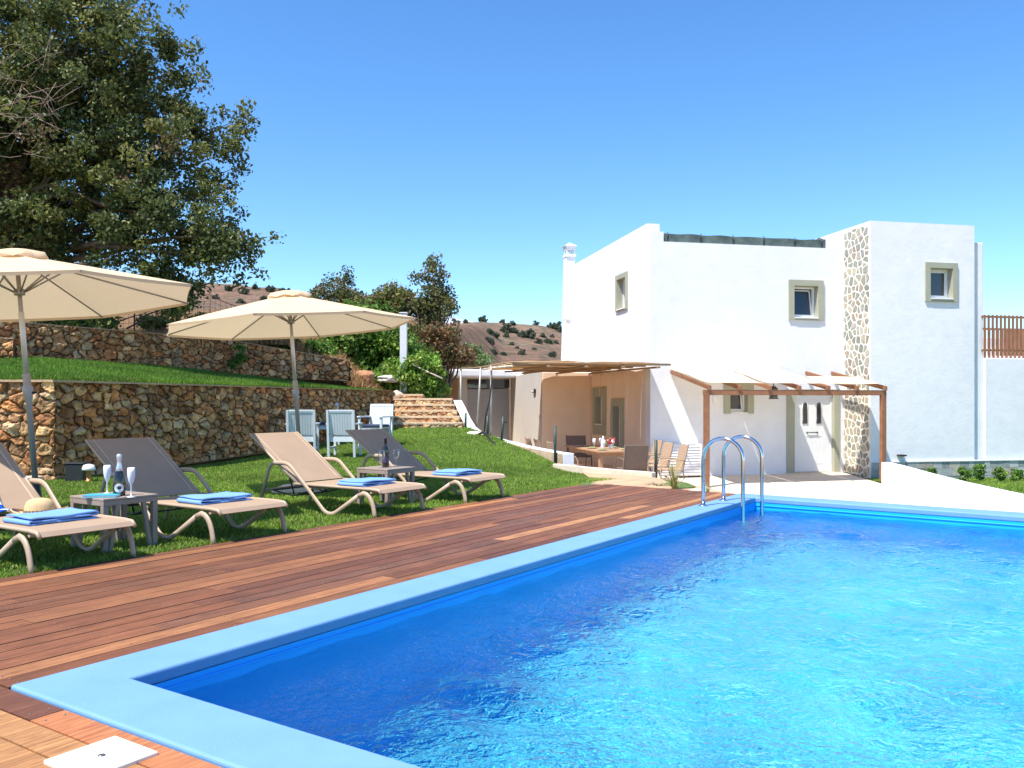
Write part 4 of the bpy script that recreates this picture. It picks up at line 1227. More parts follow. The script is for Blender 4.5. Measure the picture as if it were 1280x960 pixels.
# ------------------------------------------------------------------ parasols
m_umb = tinted('parasol_fabric', 0.9, 0.04, 30, translucent=0.30, spec=0.1)
m_alu = simple('grey_aluminium', (0.36, 0.34, 0.33), 0.4, 0.3, 0.05)
m_alu2 = simple('silver_pole', (0.58, 0.56, 0.54), 0.35, 0.5, 0.05)
UF = (0.82, 0.62, 0.41)
def parasol(loc, lean, label, baseblock):
    u = empty('parasol', loc, 0, label, 'parasol', 'cream parasols over the sun loungers')
    u.rotation_euler = (0, lean, 0)
    RR, ZR, ZP = 1.56, 2.06, 2.46
    V = []; F = []
    nr, ns = 9, 6
    n_a = 8 * ns
    for i in range(nr + 1):
        f = 0.06 + 0.94 * i / nr
        for k in range(n_a):
            g_ = k // ns; w_ = (k % ns) / ns
            a0 = g_ * math.pi/4; a1 = a0 + math.pi/4
            p0 = Vector((math.cos(a0), math.sin(a0))); p1 = Vector((math.cos(a1), math.sin(a1)))
            p = p0.lerp(p1, w_)
            bow = 4 * w_ * (1 - w_)
            p = p * (1 - 0.010 * bow * f)                         # edges pulled in between ribs
            z = ZP - (ZP - ZR) * f ** 1.03 + bow * (-0.020 * f * (1.1 - f) * 3.0)
            V.append((p.x * RR * f, p.y * RR * f, z))
    for i in range(nr):
        for k in range(n_a):
            l = (k + 1) % n_a
            F.append((i*n_a+k, (i+1)*n_a+k, (i+1)*n_a+l, i*n_a+l))
    # short hanging hem
    b0 = len(V)
    for k in range(n_a):
        p = V[nr * n_a + k]; V.append((p[0] * 0.997, p[1] * 0.997, p[2] - 0.028))
    for k in range(n_a):
        l = (k + 1) % n_a; F.append((nr*n_a+k, b0+k, b0+l, nr*n_a+l))
    o = np_mesh('canopy', np.array(V), np.array(F), m_umb, u, tint=np.tile(np.array(UF), (len(F), 1)), smooth=False)
    # vent cap
    V = []; F = []
    for i, (r__, z_) in enumerate(((0.03, ZP + 0.045), (0.14, ZP + 0.03), (0.25, ZP - 0.012), (0.262, ZP - 0.045))):
        for k in range(32):
            a = 2*math.pi*k/32; s_ = 1 + (0.04 * math.cos(8*a) if i > 1 else 0)
            V.append((r__*s_*math.cos(a), r__*s_*math.sin(a), z_ + (0.012*math.cos(8*a) if i > 1 else 0)))
    for i in range(3):
        for k in range(32): F.append((i*32+k, (i+1)*32+k, (i+1)*32+(k+1) % 32, i*32+(k+1) % 32))
    np_mesh('vent_cap', np.array(V), np.array(F), m_umb, o, tint=np.tile(np.array(UF), (len(F), 1)), smooth=True)
    mb = MB(); mb.lathe([(0.02, ZP + 0.03), (0.022, ZP + 0.06), (0.008, ZP + 0.075)], 10); mb.build('finial', m_umb, o)
    for k in range(8):
        a = k * math.pi / 4; c, s = math.cos(a), math.sin(a)
        mb = MB(); mb.tube([(0.04*c, 0.04*s, ZP - 0.035), (RR*0.5*c, RR*0.5*s, (ZP+ZR)/2 - 0.018), ((RR+0.01)*c, (RR+0.01)*s, ZR - 0.012)], 0.0085, 5); rb = mb.build('rib', m_alu, u)
        mb = MB(); mb.tube([(0.04*c, 0.04*s, 2.115), (0.42*c, 0.42*s, ZP - 0.125)], 0.008, 5); mb.build('strut', m_alu, rb)
    mb = MB(); mb.lathe([(0.045, 2.09), (0.045, 2.14), (0.022, 2.15)], 12); mb.lathe([(0.04, ZP - 0.07), (0.04, ZP - 0.02)], 12); mb.build('hub', m_alu, u)
    mb = MB(); mb.lathe([(0.019, 1.0), (0.019, ZP)], 14); mb.build('upper_pole', m_alu, u)
    mb = MB(); mb.lathe([(0.024, 1.30), (0.024, 1.93), (0.019, 1.94)], 14); mb.build('pole_sleeve', m_alu2, u)
    mb = MB(); mb.lathe([(0.026, 0.02), (0.026, 1.12), (0.034, 1.14), (0.045, 1.22), (0.045, 1.26), (0.033, 1.265), (0.033, 1.37), (0.024, 1.375)], 14); mb.build('lower_pole', m_alu, u)
    mb = MB(); mb.tube([(0.04, 0, 1.2), (0.075, 0.01, 1.2)], 0.01, 6); mb.build('tilt_knob', m_black, u)
    mb = MB(); mb.lathe([(0.045, 0.03), (0.04, 0.36), (0.03, 0.37)], 14); mb.build('base_tube', m_black, u)
    mb = MB(); 
    if baseblock: mb.box((-0.30, -0.30, -0.01), (0.30, 0.30, 0.07)); mb.build('base_slab', m_patio, u, bevel=0.015)
    else: mb.lathe([(0.27, 0.0), (0.27, 0.03), (0.22, 0.06), (0.05, 0.08)], 28); mb.build('base_plate', m_black, u)
    return u
parasol((-4.29, 7.80, -0.03), R(-4.8), 'cream octagonal parasol cut by the left edge, over the lounger with the straw hat', False)
parasol((-2.62, 10.75, -0.02), R(-3.9), 'cream octagonal parasol in front of the white garden chairs, nearer the house', True)

# ------------------------------------------------------------------ sun loungers
m_sling, t, b = new_mat('sling_fabric')
tc = N(t, 'TexCoord'); w1 = N(t, 'TexWave'); w1.inputs['Scale'].default_value = 90; w1.bands_direction = 'X'; w2 = N(t, 'TexWave'); w2.inputs['Scale'].default_value = 90; w2.bands_direction = 'Y'
t.links.new(tc.outputs['Object'], w1.inputs['Vector']); t.links.new(tc.outputs['Object'], w2.inputs['Vector'])
mx = mix(t, w1.outputs['Color'], w2.outputs['Color'], 0.5)
c = ramp(t, mx, [(0.2, (0.38, 0.262, 0.175)), (0.8, (0.47, 0.335, 0.228))])
c = mix(t, c, ramp(t, noise(t, 4, 4), [(0.3, (0.94,)*3), (0.7, (1.05,)*3)]), 1.0, 'MULTIPLY')
t.links.new(c, b.inputs['Base Color']); b.inputs['Roughness'].default_value = 0.75
tr = N(t, 'BsdfTranslucent'); t.links.new(c, tr.inputs['Color']); ms = N(t, 'MixShader'); ms.inputs[0].default_value = 0.15
t.links.new(b.outputs[0], ms.inputs[1]); t.links.new(tr.outputs[0], ms.inputs[2]); t.links.new(ms.outputs[0], t.nodes['Material Output'].inputs['Surface'])
m_taupe = simple('taupe_frame', (0.44, 0.325, 0.225), 0.4, var=0.05)
def sheet_along(mb, path, hw, th, mi=0):
    n = len(path); v = []
    for i, (x, z) in enumerate(path):
        tx = Vector((path[min(i+1, n-1)][0] - path[max(i-1, 0)][0], path[min(i+1, n-1)][1] - path[max(i-1, 0)][1])).normalized()
        nx, nz = -tx.y * th, tx.x * th
        v += [(x, -hw, z), (x, hw, z), (x + nx, hw, z + nz), (x + nx, -hw, z + nz)]
    f = []
    for i in range(n - 1):
        for k in range(4):
            l = (k + 1) % 4; f.append((i*4+k, i*4+l, (i+1)*4+l, (i+1)*4+k))
    f += [(3, 2, 1, 0), ((n-1)*4, (n-1)*4+1, (n-1)*4+2, (n-1)*4+3)]
    mb.add(v, f, mi)
def arc2(p0, p1, p2, n=6):
    return [((1-u)**2*p0[0]+2*u*(1-u)*p1[0]+u*u*p2[0], (1-u)**2*p0[1]+2*u*(1-u)*p1[1]+u*u*p2[1]) for u in np.linspace(0, 1, n)]
SEATZ = 0.285
m_hem = simple('hem_fabric', (0.56, 0.42, 0.30), 0.7)
HINGE = (1.13, 0.285)
BTOP = (1.86, 0.775)
def make_lounger():
    o = empty('sun_lounger', (0, 0, 0), 0, None, 'sun lounger', 'taupe sun loungers in a row on the lawn')
    mb = MB(); sheet_along(mb, [(0.0, SEATZ - 0.035), (0.03, SEATZ - 0.008), (0.12, SEATZ), (0.5, SEATZ), (0.9, SEATZ - 0.004), HINGE], 0.315, 0.006); mb.build('seat', m_sling, o)
    mb = MB(); sheet_along(mb, [(HINGE[0] + 0.02, HINGE[1] + 0.01), (1.40, 0.462), (1.65, 0.636), (BTOP[0] - 0.02, BTOP[1] - 0.012), BTOP], 0.315, 0.006); bk = mb.build('backrest', m_sling, o)
    for s in (-1, 1):
        mb = MB(); mb.tube([(HINGE[0] + 0.01, s*0.325, HINGE[1]), (1.5, s*0.325, 0.527), (BTOP[0] + 0.004, s*0.325, BTOP[1])], 0.013, 8, flat=0.8); mb.build('back_rail', m_taupe, bk)
        mb = MB(); mb.box((0, 0, 0), (0, 0, 0)) if False else sheet_along(mb, [(HINGE[0] + 0.05, HINGE[1] + 0.0375), (1.40, 0.4715), (1.65, 0.6455), (BTOP[0] - 0.01, BTOP[1] + 0.0045)], 0.006, 0.002); hm_ = mb.build('hem', m_hem, bk, loc=(0, s*0.27, 0))
        mb = MB(); mb.tube([(0.0, s*0.328, SEATZ - 0.036), (0.035, s*0.328, SEATZ - 0.006), (0.12, s*0.328, SEATZ), (0.6, s*0.328, SEATZ), (1.18, s*0.328, HINGE[1])], 0.015, 8, flat=0.9); mb.build('seat_rail', m_taupe, o)
        # front leg band, strut, armrest and rear leg in one bent band
        path = arc2((0.055, -0.005), (0.075, 0.235), (0.20, 0.245), 7) + [(0.27, 0.215)]
        mb = MB(); mb.tube([(x, s*0.352, z) for x, z in path], 0.025, 8, flat=0.6); mb.build('front_leg', m_taupe, o)
        path = [(0.26, 0.225), (0.45, 0.11)] + arc2((0.56, 0.045), (0.65, -0.012), (0.74, 0.05), 6) + [(0.95, 0.24)] + arc2((1.18, 0.435), (1.24, 0.492), (1.32, 0.492), 6) + [(1.42, 0.49)] + arc2((1.45, 0.488), (1.51, 0.48), (1.535, 0.42), 5) + [(1.70, -0.005)]
        mb = MB(); mb.tube([(x, s*0.352, z) for x, z in path], 0.022, 8, flat=0.55); mb.build('armrest', m_taupe, o)
    for x, z in ((0.13, SEATZ - 0.03), (0.95, SEATZ - 0.04)):
        mb = MB(); mb.tube([(x, -0.33, z), (x, 0.33, z)], 0.013, 7); mb.build('crossbar', m_taupe, o)
    mb = MB(); mb.tube([(1.615, -0.34, 0.2), (1.615, 0.34, 0.2)], 0.012, 7); mb.build('crossbar', m_taupe, o)
    mb = MB(); mb.tube([(1.0, -0.24, 0.22), (1.3, -0.24, 0.15), (1.6, -0.24, 0.19)], 0.008, 6); mb.tube([(1.0, 0.24, 0.22), (1.3, 0.24, 0.15), (1.6, 0.24, 0.19)], 0.008, 6)
    mb.tube([(1.6, -0.24, 0.19), (1.6, 0.24, 0.19)], 0.008, 6); mb.tube([(1.30, -0.22, 0.155), (1.42, -0.22, 0.47)], 0.008, 6); mb.tube([(1.30, 0.22, 0.155), (1.42, 0.22, 0.47)], 0.008, 6); mb.tube([(1.3, -0.24, 0.15), (1.3, 0.24, 0.15)], 0.008, 6); mb.build('recline_bracket', m_black, o)
    return o
LANG = math.atan2(-NN.y, -NN.x)
LOUNG = [((-2.83, 5.73), 'taupe sun lounger holding the straw hat and striped towel, at the left edge'),
         ((-2.07, 6.87), 'taupe sun lounger just right of the side table with the sparkling wine bottle'),
         ((-1.07, 8.36), 'taupe sun lounger beside the second parasol, with its reclining bracket in view'),
         ((-0.28, 9.55), 'taupe sun lounger nearest the house, right of the table with the red wine')]
proto = make_lounger()
lng = []
for i, ((x, y), lab) in enumerate(LOUNG):
    o = proto if i == 0 else copy_tree(proto)
    o.location = (x + NN.x * 0.03, y + NN.y * 0.03, -0.03); o.rotation_euler = (0, 0, LANG); o['label'] = lab
    lng.append(o)
def on_lounger(i, d, across, z):
    o = lng[i]; M = Matrix.Translation(o.location) @ Matrix.Rotation(LANG, 4, 'Z')
    return M @ Vector((d, across, z))

# folded towels
m_towel = tinted('towel_cotton', 0.95, 0.06, 60, bscale=260, bstr=0.9, bdist=0.004, spec=0.05)
def towel(loc, rz, label, seed, w=0.40, l=0.50):
    r2 = random.Random(seed)
    bm = bmesh.new()
    Vs = []; Fs = []
    # cross section: an S folded sheet seen from the side, swept along its width
    th = 0.012
    prof = []
    layers = 3
    z = 0.0
    path = []
    for k in range(layers):
        xs__ = np.linspace(-l/2, l/2, 16) if k % 2 == 0 else np.linspace(l/2, -l/2, 16)
        for x in xs__: path.append((x * (1 - 0.02*k), z + 0.003*math.sin(x*14 + k*2 + seed)))
        if k < layers - 1:
            xe = path[-1][0]; sg = 1 if k % 2 == 0 else -1
            for a in np.linspace(-math.pi/2, math.pi/2, 6)[1:-1]: path.append((xe + sg*0.009*math.cos(a), z + 0.0095 + 0.0095*math.sin(a)))
        z += 0.019
    n = len(path); ny = 12
    V = []
    for j in range(ny):
        v = -w/2 + w * j/(ny-1)
        for i, (x, zz) in enumerate(path):
            p0 = path[max(i-1, 0)]; p1 = path[min(i+1, n-1)]
            tx, tz = p1[0]-p0[0], p1[1]-p0[1]; L_ = math.hypot(tx, tz) or 1
            nx, nz = -tz/L_*th/2, tx/L_*th/2
            wob = 0.004*math.sin(v*19 + x*8 + seed) * (zz / 0.05)
            edge = 0.006 * math.sin(i*0.8 + seed) if j in (0, ny-1) else 0
            V.append((x + nx + edge*0.3, v + edge, zz + nz + wob + th/2)); V.append((x - nx + edge*0.3, v + edge, zz - nz + wob + th/2))
    F = []
    m2 = 2*n
    for j in range(ny-1):
        for i in range(n-1):
            a = j*m2 + 2*i
            F.append((a, a+2, a+m2+2, a+m2)); F.append((a+1, a+m2+1, a+m2+3, a+3))
        F.append((j*m2, j*m2+m2, j*m2+m2+1, j*m2+1)); e = j*m2 + 2*(n-1); F.append((e, e+1, e+m2+1, e+m2))
    for i in range(n-1):
        a = 2*i; F.append((a, a+1, a+3, a+2)); a += (ny-1)*m2; F.append((a, a+2, a+3, a+1))
    col = (0.19, 0.355, 0.70)
    o = np_mesh('folded_towel', np.array(V), np.array(F), m_towel, tint=np.tile(np.array(col), (len(F), 1)), smooth=True)
    o.location = loc; o.rotation_euler = (0, 0, rz)
    tag(o, label, 'towel', 'folded blue towels on the loungers')
    return o
tw = [(0.47, 0.0, 0.02), (0.50, 0.0, -0.05), (0.47, 0.02, 0.03), (0.42, 0.02, 0.0)]
TL = ['folded blue towel beside the straw hat on the leftmost lounger', 'folded blue towel on the lounger just right of the flutes and bottle', 'folded blue towel on the lounger left of the red wine table', 'folded blue towel on the lounger nearest the house, half shaded']
for i, (d, a_, rz_) in enumerate(tw):
    p = on_lounger(i, d, a_, SEATZ + 0.008); towel(p, LANG + math.pi/2 + rz_, TL[i], i + 1, w=0.33, l=0.47)

# straw hat
m_straw = simple('straw', (0.62, 0.42, 0.21), 0.85, var=0.12, vscale=30, bscale=120, bstr=0.6, bdist=0.004)
p = on_lounger(0, 0.86, -0.12, SEATZ + 0.008)
hat = empty('straw_hat', p, 0.4, 'woven straw hat with a dark patterned band lying on the leftmost lounger', 'hat')
mb = MB()
prof = [(0.165, 0.028), (0.172, 0.022), (0.16, 0.012), (0.13, 0.004), (0.098, 0.008), (0.094, 0.03), (0.090, 0.065), (0.076, 0.097), (0.052, 0.112), (0.022, 0.118), (0.002, 0.119)]
nh = 40; V = []
for i, (r__, z) in enumerate(prof):
    for k in range(nh):
        a = 2*math.pi*k/nh
        zz = z + (0.022*math.cos(2*a)*max(0, (r__-0.1)/0.07) if i < 4 else 0)
        V.append((r__*1.10*math.cos(a), r__*math.sin(a), zz))
F = [(i*nh+k, (i+1)*nh+k, (i+1)*nh+(k+1) % nh, i*nh+(k+1) % nh) for i in range(len(prof)-1) for k in range(nh)]
o = np_mesh('hat_body', np.array(V), np.array(F), m_straw, hat, smooth=True)
mb = MB()
for k in range(48):
    a = 2*math.pi*k/48; a2 = 2*math.pi*(k+1)/48
    r1, r2_ = 0.099, 0.0965
    mb.add([(r1*1.1*math.cos(a), r1*math.sin(a), 0.010), (r1*1.1*math.cos(a2), r1*math.sin(a2), 0.010), (r2_*1.1*math.cos(a2), r2_*math.sin(a2), 0.033), (r2_*1.1*math.cos(a), r2_*math.sin(a), 0.033)], [(0, 1, 2, 3)], 0, (0.03, 0.028, 0.035) if k % 2 else (0.35, 0.24, 0.14))
mb.build('hat_band', tinted('band_fabric', 0.8), hat)

# striped beach towel thrown over the lounger's backrest foot
V = []; T = []
nx_, ny_ = 46, 26
for j in range(ny_):
    for i in range(nx_):
        u = i/(nx_-1); v = j/(ny_-1)
        d = 0.98 + 0.55*u; a_ = -0.04 + 0.34*v + 0.03*math.sin(u*5)
        zz = SEATZ + 0.012 if d < HINGE[0] else SEATZ + 0.012 + (d - HINGE[0]) * 0.671
        zz += 0.022*abs(math.sin(v*6 + u*3))*(0.6 + 0.4*math.sin(u*4+1)) + 0.006*math.sin(u*11+v*6) + 0.012
        pnt = on_lounger(0, d, a_, zz); V.append((pnt.x, pnt.y, pnt.z))
F = grid_faces(ny_, nx_)
for j in range(ny_-1):
    for i in range(nx_-1):
        s_ = (j * 1.0 + 1.5*math.sin(i*0.2)) % 7
        T.append((0.015, 0.075, 0.42) if s_ < 3.8 else ((0.10, 0.30, 0.75) if s_ < 5.2 else (0.65, 0.72, 0.80)))
o = np_mesh('striped_towel', np.array(V), F, m_towel, tint=np.array(T), smooth=True)
sm = o.modifiers.new('t', 'SOLIDIFY'); sm.thickness = 0.008
tag(o, 'blue and white striped beach towel crumpled against the backrest of the leftmost lounger', 'beach towel')

# ------------------------------------------------------------------ side tables
m_table = simple('taupe_resin', (0.285, 0.225, 0.18), 0.55, var=0.06, bscale=90, bstr=0.15)
def make_table():
    o = empty('side_table', (0, 0, 0), 0, None, 'side table', 'square taupe side tables between the loungers')
    H = 0.40; a = 0.225
    mb = MB(); mb.box((-a, -a, H - 0.018), (a, a, H)); tp = mb.build('tabletop', m_table, o, bevel=0.004)
    mb = MB(); e = a - 0.002
    for s in (-1, 1):
        y0, y1 = sorted((s*e, s*(e-0.03))); mb.box((-e, y0, H - 0.055), (e, y1, H - 0.0185)); mb.box((y0, -e + .031, H - 0.055), (y1, e - .031, H - 0.0185))
    mb.build('apron', m_table, o, bevel=0.003)
    for sx in (-1, 1):
        for sy in (-1, 1):
            mb = MB(); w = 0.042
            x0, x1 = sorted((sx*e, sx*(e - w))); y0, y1 = sorted((sy*e, sy*(e - w)))
            mb.box((x0, y0, 0), (x1, y1, H - 0.0555)); mb.build('leg', m_table, o, bevel=0.004)
            mb = MB(); ya, yb = sorted((sy*(e-0.002), sy*(e - 0.03)))
            xt = sx*(e - 0.13); xb = sx*(e - w - 0.001)
            q = [(xb - sx*0.03, 0.0), (xb, 0.0), (xt + sx*0.03, H - 0.056), (xt, H - 0.056)]
            v = [(x, ya, z) for x, z in q] + [(x, yb, z) for x, z in q]
            mb.add(v, [(0,1,2,3), (7,6,5,4), (0,4,5,1), (1,5,6,2), (2,6,7,3), (3,7,4,0)]); mb.build('brace', m_table, o)
    return o
TA = math.atan2(D1.y, D1.x)
t1 = make_table(); t1.location = (-3.06, 6.62, -0.03); t1.rotation_euler = (0, 0, TA); t1['label'] = 'square taupe side table carrying the sparkling wine bottle and two white flutes'
t2 = copy_tree(t1); t2.location = (-1.38, 9.42, -0.03); t2['label'] = 'square taupe side table carrying the dark red wine bottle and two clear glasses'
TZ = 0.37
m_bottle, t, b = new_mat('dark_bottle_glass')
b.inputs['Base Color'].default_value = (0.012, 0.014, 0.012, 1); b.inputs['Roughness'].default_value = 0.06; b.inputs['Specular IOR Level'].default_value = 0.8
m_foil = simple('silver_foil', (0.75, 0.75, 0.78), 0.3, 0.7, 0.15, vscale=40)
m_label = simple('paper_label', (0.78, 0.78, 0.76), 0.6, var=0.03)
m_whiteg, t, b = new_mat('white_flute_plastic')
b.inputs['Base Color'].default_value = (0.74, 0.78, 0.84, 1); b.inputs['Roughness'].default_value = 0.3
m_clear, t, b = new_mat('clear_glass')
t.nodes.remove(b)
gl = N(t, 'BsdfGlossy'); gl.inputs['Roughness'].default_value = 0.03; tp_ = N(t, 'BsdfTransparent'); tp_.inputs['Color'].default_value = (0.93, 0.95, 0.95, 1)
fr = N(t, 'LayerWeight'); fr.inputs['Blend'].default_value = 0.35; ms = N(t, 'MixShader')
t.links.new(fr.outputs['Facing'], ms.inputs[0]); t.links.new(tp_.outputs[0], ms.inputs[1]); t.links.new(gl.outputs[0], ms.inputs[2]); t.links.new(ms.outputs[0], t.nodes['Material Output'].inputs['Surface'])
def tpos(tb, x, y):
    return Matrix.Translation(tb.location) @ Matrix.Rotation(TA, 4, 'Z') @ Vector((x, y, 0.40))
def oval_label(parent, r, z0, hw_ang, hh, ang, mat, name, extra=0.0012):
    n = 22; V = []; F = []
    for k in range(n):
        a = 2*math.pi*k/n; V.append(((r+extra)*math.cos(ang + hw_ang*math.cos(a)), (r+extra)*math.sin(ang + hw_ang*math.cos(a)), z0 + hh*math.sin(a)))
    c = ((r+extra+0.001)*math.cos(ang), (r+extra+0.001)*math.sin(ang), z0)
    V.append(c)
    mb = MB(); mb.add(V, [(k, (k+1) % n, n) for k in range(n)], smooth=True); return mb.build(name, mat, parent)
def to_cam(p): return math.atan2(-p.y, -p.x)
# sparkling wine bottle
pb = tpos(t1, 0.06, -0.02); pb = Vector((pb.x, pb.y, TZ))
bp = AT(149, 610, 6.55); bp.z = TZ
bo = empty('sparkling_wine_bottle', bp, 0, 'black sparkling wine bottle with silver foil neck and pale oval label between two white flutes', 'bottle')
mb = MB(); mb.lathe([(0.036, 0.0), (0.043, 0.006), (0.0445, 0.03), (0.0445, 0.10), (0.040, 0.145), (0.029, 0.185), (0.019, 0.215), (0.0155, 0.24)], 26); mb.build('glass_body', m_bottle, bo)
mb = MB(); mb.lathe([(0.0285, 0.189), (0.0198, 0.216), (0.0162, 0.24), (0.0155, 0.275), (0.0185, 0.28), (0.018, 0.292), (0.0195, 0.296), (0.018, 0.312), (0.008, 0.318)], 22); mb.build('foil', m_foil, bo)
a_ = to_cam(bp)
lb = oval_label(bo, 0.0445, 0.062, 0.80, 0.034, a_, m_label, 'label')
oval_label(lb, 0.0445, 0.062, 0.62, 0.026, a_, m_foil, 'label_ring', 0.0022)
oval_label(lb, 0.0445, 0.063, 0.33, 0.013, a_, m_black, 'label_mark', 0.0034)
FL = [(0.030, 0.0), (0.031, 0.003), (0.006, 0.012), (0.0042, 0.03), (0.0042, 0.085), (0.010, 0.100), (0.020, 0.125), (0.0265, 0.16), (0.027, 0.19), (0.0245, 0.222), (0.0228, 0.222), (0.025, 0.19), (0.020, 0.14), (0.002, 0.11)]
for px, Y, lab in ((134, 6.68, 'white champagne flute left of the black bottle, beside the blue book'), (164, 6.44, 'white champagne flute right of the black bottle')):
    q = AT(px, 600, Y); q.z = TZ
    mb = MB(); mb.lathe([(r__*1.02, z*1.0) for r__, z in FL], 24); o = mb.build('champagne_flute', m_whiteg, loc=q); tag(o, lab, 'flute', 'white champagne flutes')
# turquoise book
q = AT(128, 616, 6.46); q.z = TZ
bk = empty('book', q, 0.12, 'turquoise covered book lying on the side table beside the white flutes', 'book')
m_book = simple('turquoise_cover', (0.04, 0.36, 0.50), 0.5, var=0.06); m_pages = simple('pages', (0.70, 0.68, 0.60), 0.8)
mb = MB(); mb.box((-0.12, -0.07, 0.0), (0.12, 0.07, 0.003)); mb.box((-0.12, -0.07, 0.016), (0.12, 0.07, 0.019)); mb.box((-0.12, 0.067, 0.003), (0.12, 0.07, 0.016)); mb.build('cover', m_book, bk)
mb = MB(); mb.box((-0.116, -0.066, 0.0032), (0.116, 0.066, 0.0158)); mb.build('pages', m_pages, bk)
# red wine bottle and glasses
q = AT(482, 575, 9.45); q.z = TZ
bo = empty('red_wine_bottle', q, 0, 'dark red wine bottle with a dark label on the farther side table', 'bottle')
mb = MB(); mb.lathe([(0.033, 0.0), (0.0375, 0.005), (0.0375, 0.19), (0.034, 0.207), (0.017, 0.232), (0.0145, 0.245), (0.0145, 0.31)], 24); mb.build('glass_body', m_bottle, bo)
m_capsule = simple('dark_capsule', (0.03, 0.02, 0.03), 0.35, 0.3)
mb = MB(); mb.lathe([(0.0152, 0.255), (0.0152, 0.305), (0.017, 0.308), (0.0165, 0.325), (0.005, 0.326)], 20); mb.build('capsule', m_capsule, bo)
mb = MB()
a_ = to_cam(q)
for k in range(10):
    a0 = a_ - 0.9 + k*0.18; a1 = a0 + 0.18; r__ = 0.0383
    mb.add([(r__*math.cos(a0), r__*math.sin(a0), 0.05), (r__*math.cos(a1), r__*math.sin(a1), 0.05), (r__*math.cos(a1), r__*math.sin(a1), 0.12), (r__*math.cos(a0), r__*math.sin(a0), 0.12)], [(0,1,2,3)])
mb.build('label', simple('navy_label', (0.05, 0.05, 0.10), 0.5), bo)
WG_ = [(0.033, 0.0), (0.034, 0.003), (0.006, 0.009), (0.004, 0.02), (0.004, 0.075), (0.012, 0.085), (0.030, 0.105), (0.037, 0.13), (0.036, 0.16), (0.031, 0.19), (0.0300, 0.19), (0.035, 0.16), (0.036, 0.13), (0.029, 0.106), (0.002, 0.088)]
for px, Y, lab in ((477, 9.30, 'clear stemmed wine glass left of the red wine bottle'), (495, 9.50, 'clear stemmed wine glass right of the red wine bottle')):
    q = AT(px, 575, Y); q.z = TZ
    mb = MB(); mb.lathe(WG_, 22); o = mb.build('wine_glass', m_clear, loc=q); tag(o, lab, 'wine glass', 'clear wine glasses')

# ------------------------------------------------------------------ white garden armchairs
m_wpaint = simple('white_painted_wood', (0.62, 0.66, 0.68), 0.6, var=0.05, vscale=3)
m_navy = simple('navy_cushion', (0.035, 0.05, 0.10), 0.9, var=0.1, bscale=60, bstr=0.2)
def make_garden_chair():
    o = empty('garden_armchair', (0, 0, 0), 0, None, 'garden chair', 'white slatted garden armchairs by the stone wall')
    # faces +y ; back at -y
    W, Dp = 0.27, 0.25
    for sx in (-1, 1):
        x0, x1 = sorted((sx*W, sx*(W-0.045)))
        mb = MB(); mb.box((x0, Dp-0.05, 0), (x1, Dp, 0.62)); mb.build('leg', m_wpaint, o, bevel=0.004)
        mb = MB(); mb.add([(x0,-Dp,0),(x1,-Dp,0),(x1,-Dp+.045,0),(x0,-Dp+.045,0),(x0,-Dp-.10,0.90),(x1,-Dp-.10,0.90),(x1,-Dp-.06,0.90),(x0,-Dp-.06,0.90)], [(0,3,2,1),(4,5,6,7),(0,1,5,4),(1,2,6,5),(2,3,7,6),(3,0,4,7)]); mb.build('leg', m_wpaint, o, bevel=0.004)
        mb = MB(); xa, xb = sorted((sx*(W+0.02), sx*(W-0.05))); mb.box((xa, -Dp-0.04, 0.621), (xb, Dp+0.02, 0.65)); mb.build('armrest', m_wpaint, o, bevel=0.005)
        mb = MB(); mb.box((x0+.008, -Dp+.046, 0.16), (x1-.008, Dp-.051, 0.20)); mb.build('side_rail', m_wpaint, o)
    mb = MB()
    for i in range(5): y = -Dp+0.05 + i*0.085; mb.box((-W+.046, y, 0.40), (W-.046, y+0.07, 0.42))
    mb.box((-W+.046, Dp-.045, 0.33), (W-.046, Dp-.01, 0.395)); mb.box((-W+.046, -Dp+.01, 0.30), (W-.046, -Dp+.04, 0.395)); mb.build('seat', m_wpaint, o)
    mb = MB(); mb.box((-W+.05, -Dp+.03, 0.422), (W-.05, Dp-.0, 0.475)); mb.build('cushion', m_navy, o, bevel=0.018, seg=3)
    T = Matrix.Translation((0, -Dp+.02, 0.45)) @ Matrix.Rotation(R(11), 4, 'X')
    bk = MB(); n = 9; w_ = (2*W-.092)/n
    for i in range(n): bk.box((-W+.046+i*w_+.0025, -0.012, -0.02), (-W+.046+(i+1)*w_-.0025, 0.006, 0.43), M=T)
    bk.build('backrest', m_wpaint, o)
    mb = MB(); mb.box((-W+.046, -0.018, 0.41), (W-.046, 0.012, 0.46), M=T); mb.build('top_rail', m_wpaint, o, bevel=0.005)
    return o
gp = make_garden_chair()
GCH = [((379, 16.5), 0.10, 'white slatted garden armchair seen from behind, directly behind the second parasol pole'),
       ((431, 16.5), -0.06, 'white slatted garden armchair seen from behind, partly hidden by the farthest lounger'),
       ((408, 18.4), math.pi + 0.25, 'white garden armchair facing the pool against the stone wall, back left of its set'),
       ((469, 18.0), math.pi - 0.30, 'white garden armchair facing the pool beside the stone steps')]
for i, ((px, Y), rz_, lab) in enumerate(GCH):
    o = gp if i == 0 else copy_tree(gp)
    X = (px - 640)/K*Y
    o.location = (X, Y, float(lawn_h(np.array(X), np.array(Y))) - 0.01); o.rotation_euler = (0, 0, rz_); o['label'] = lab
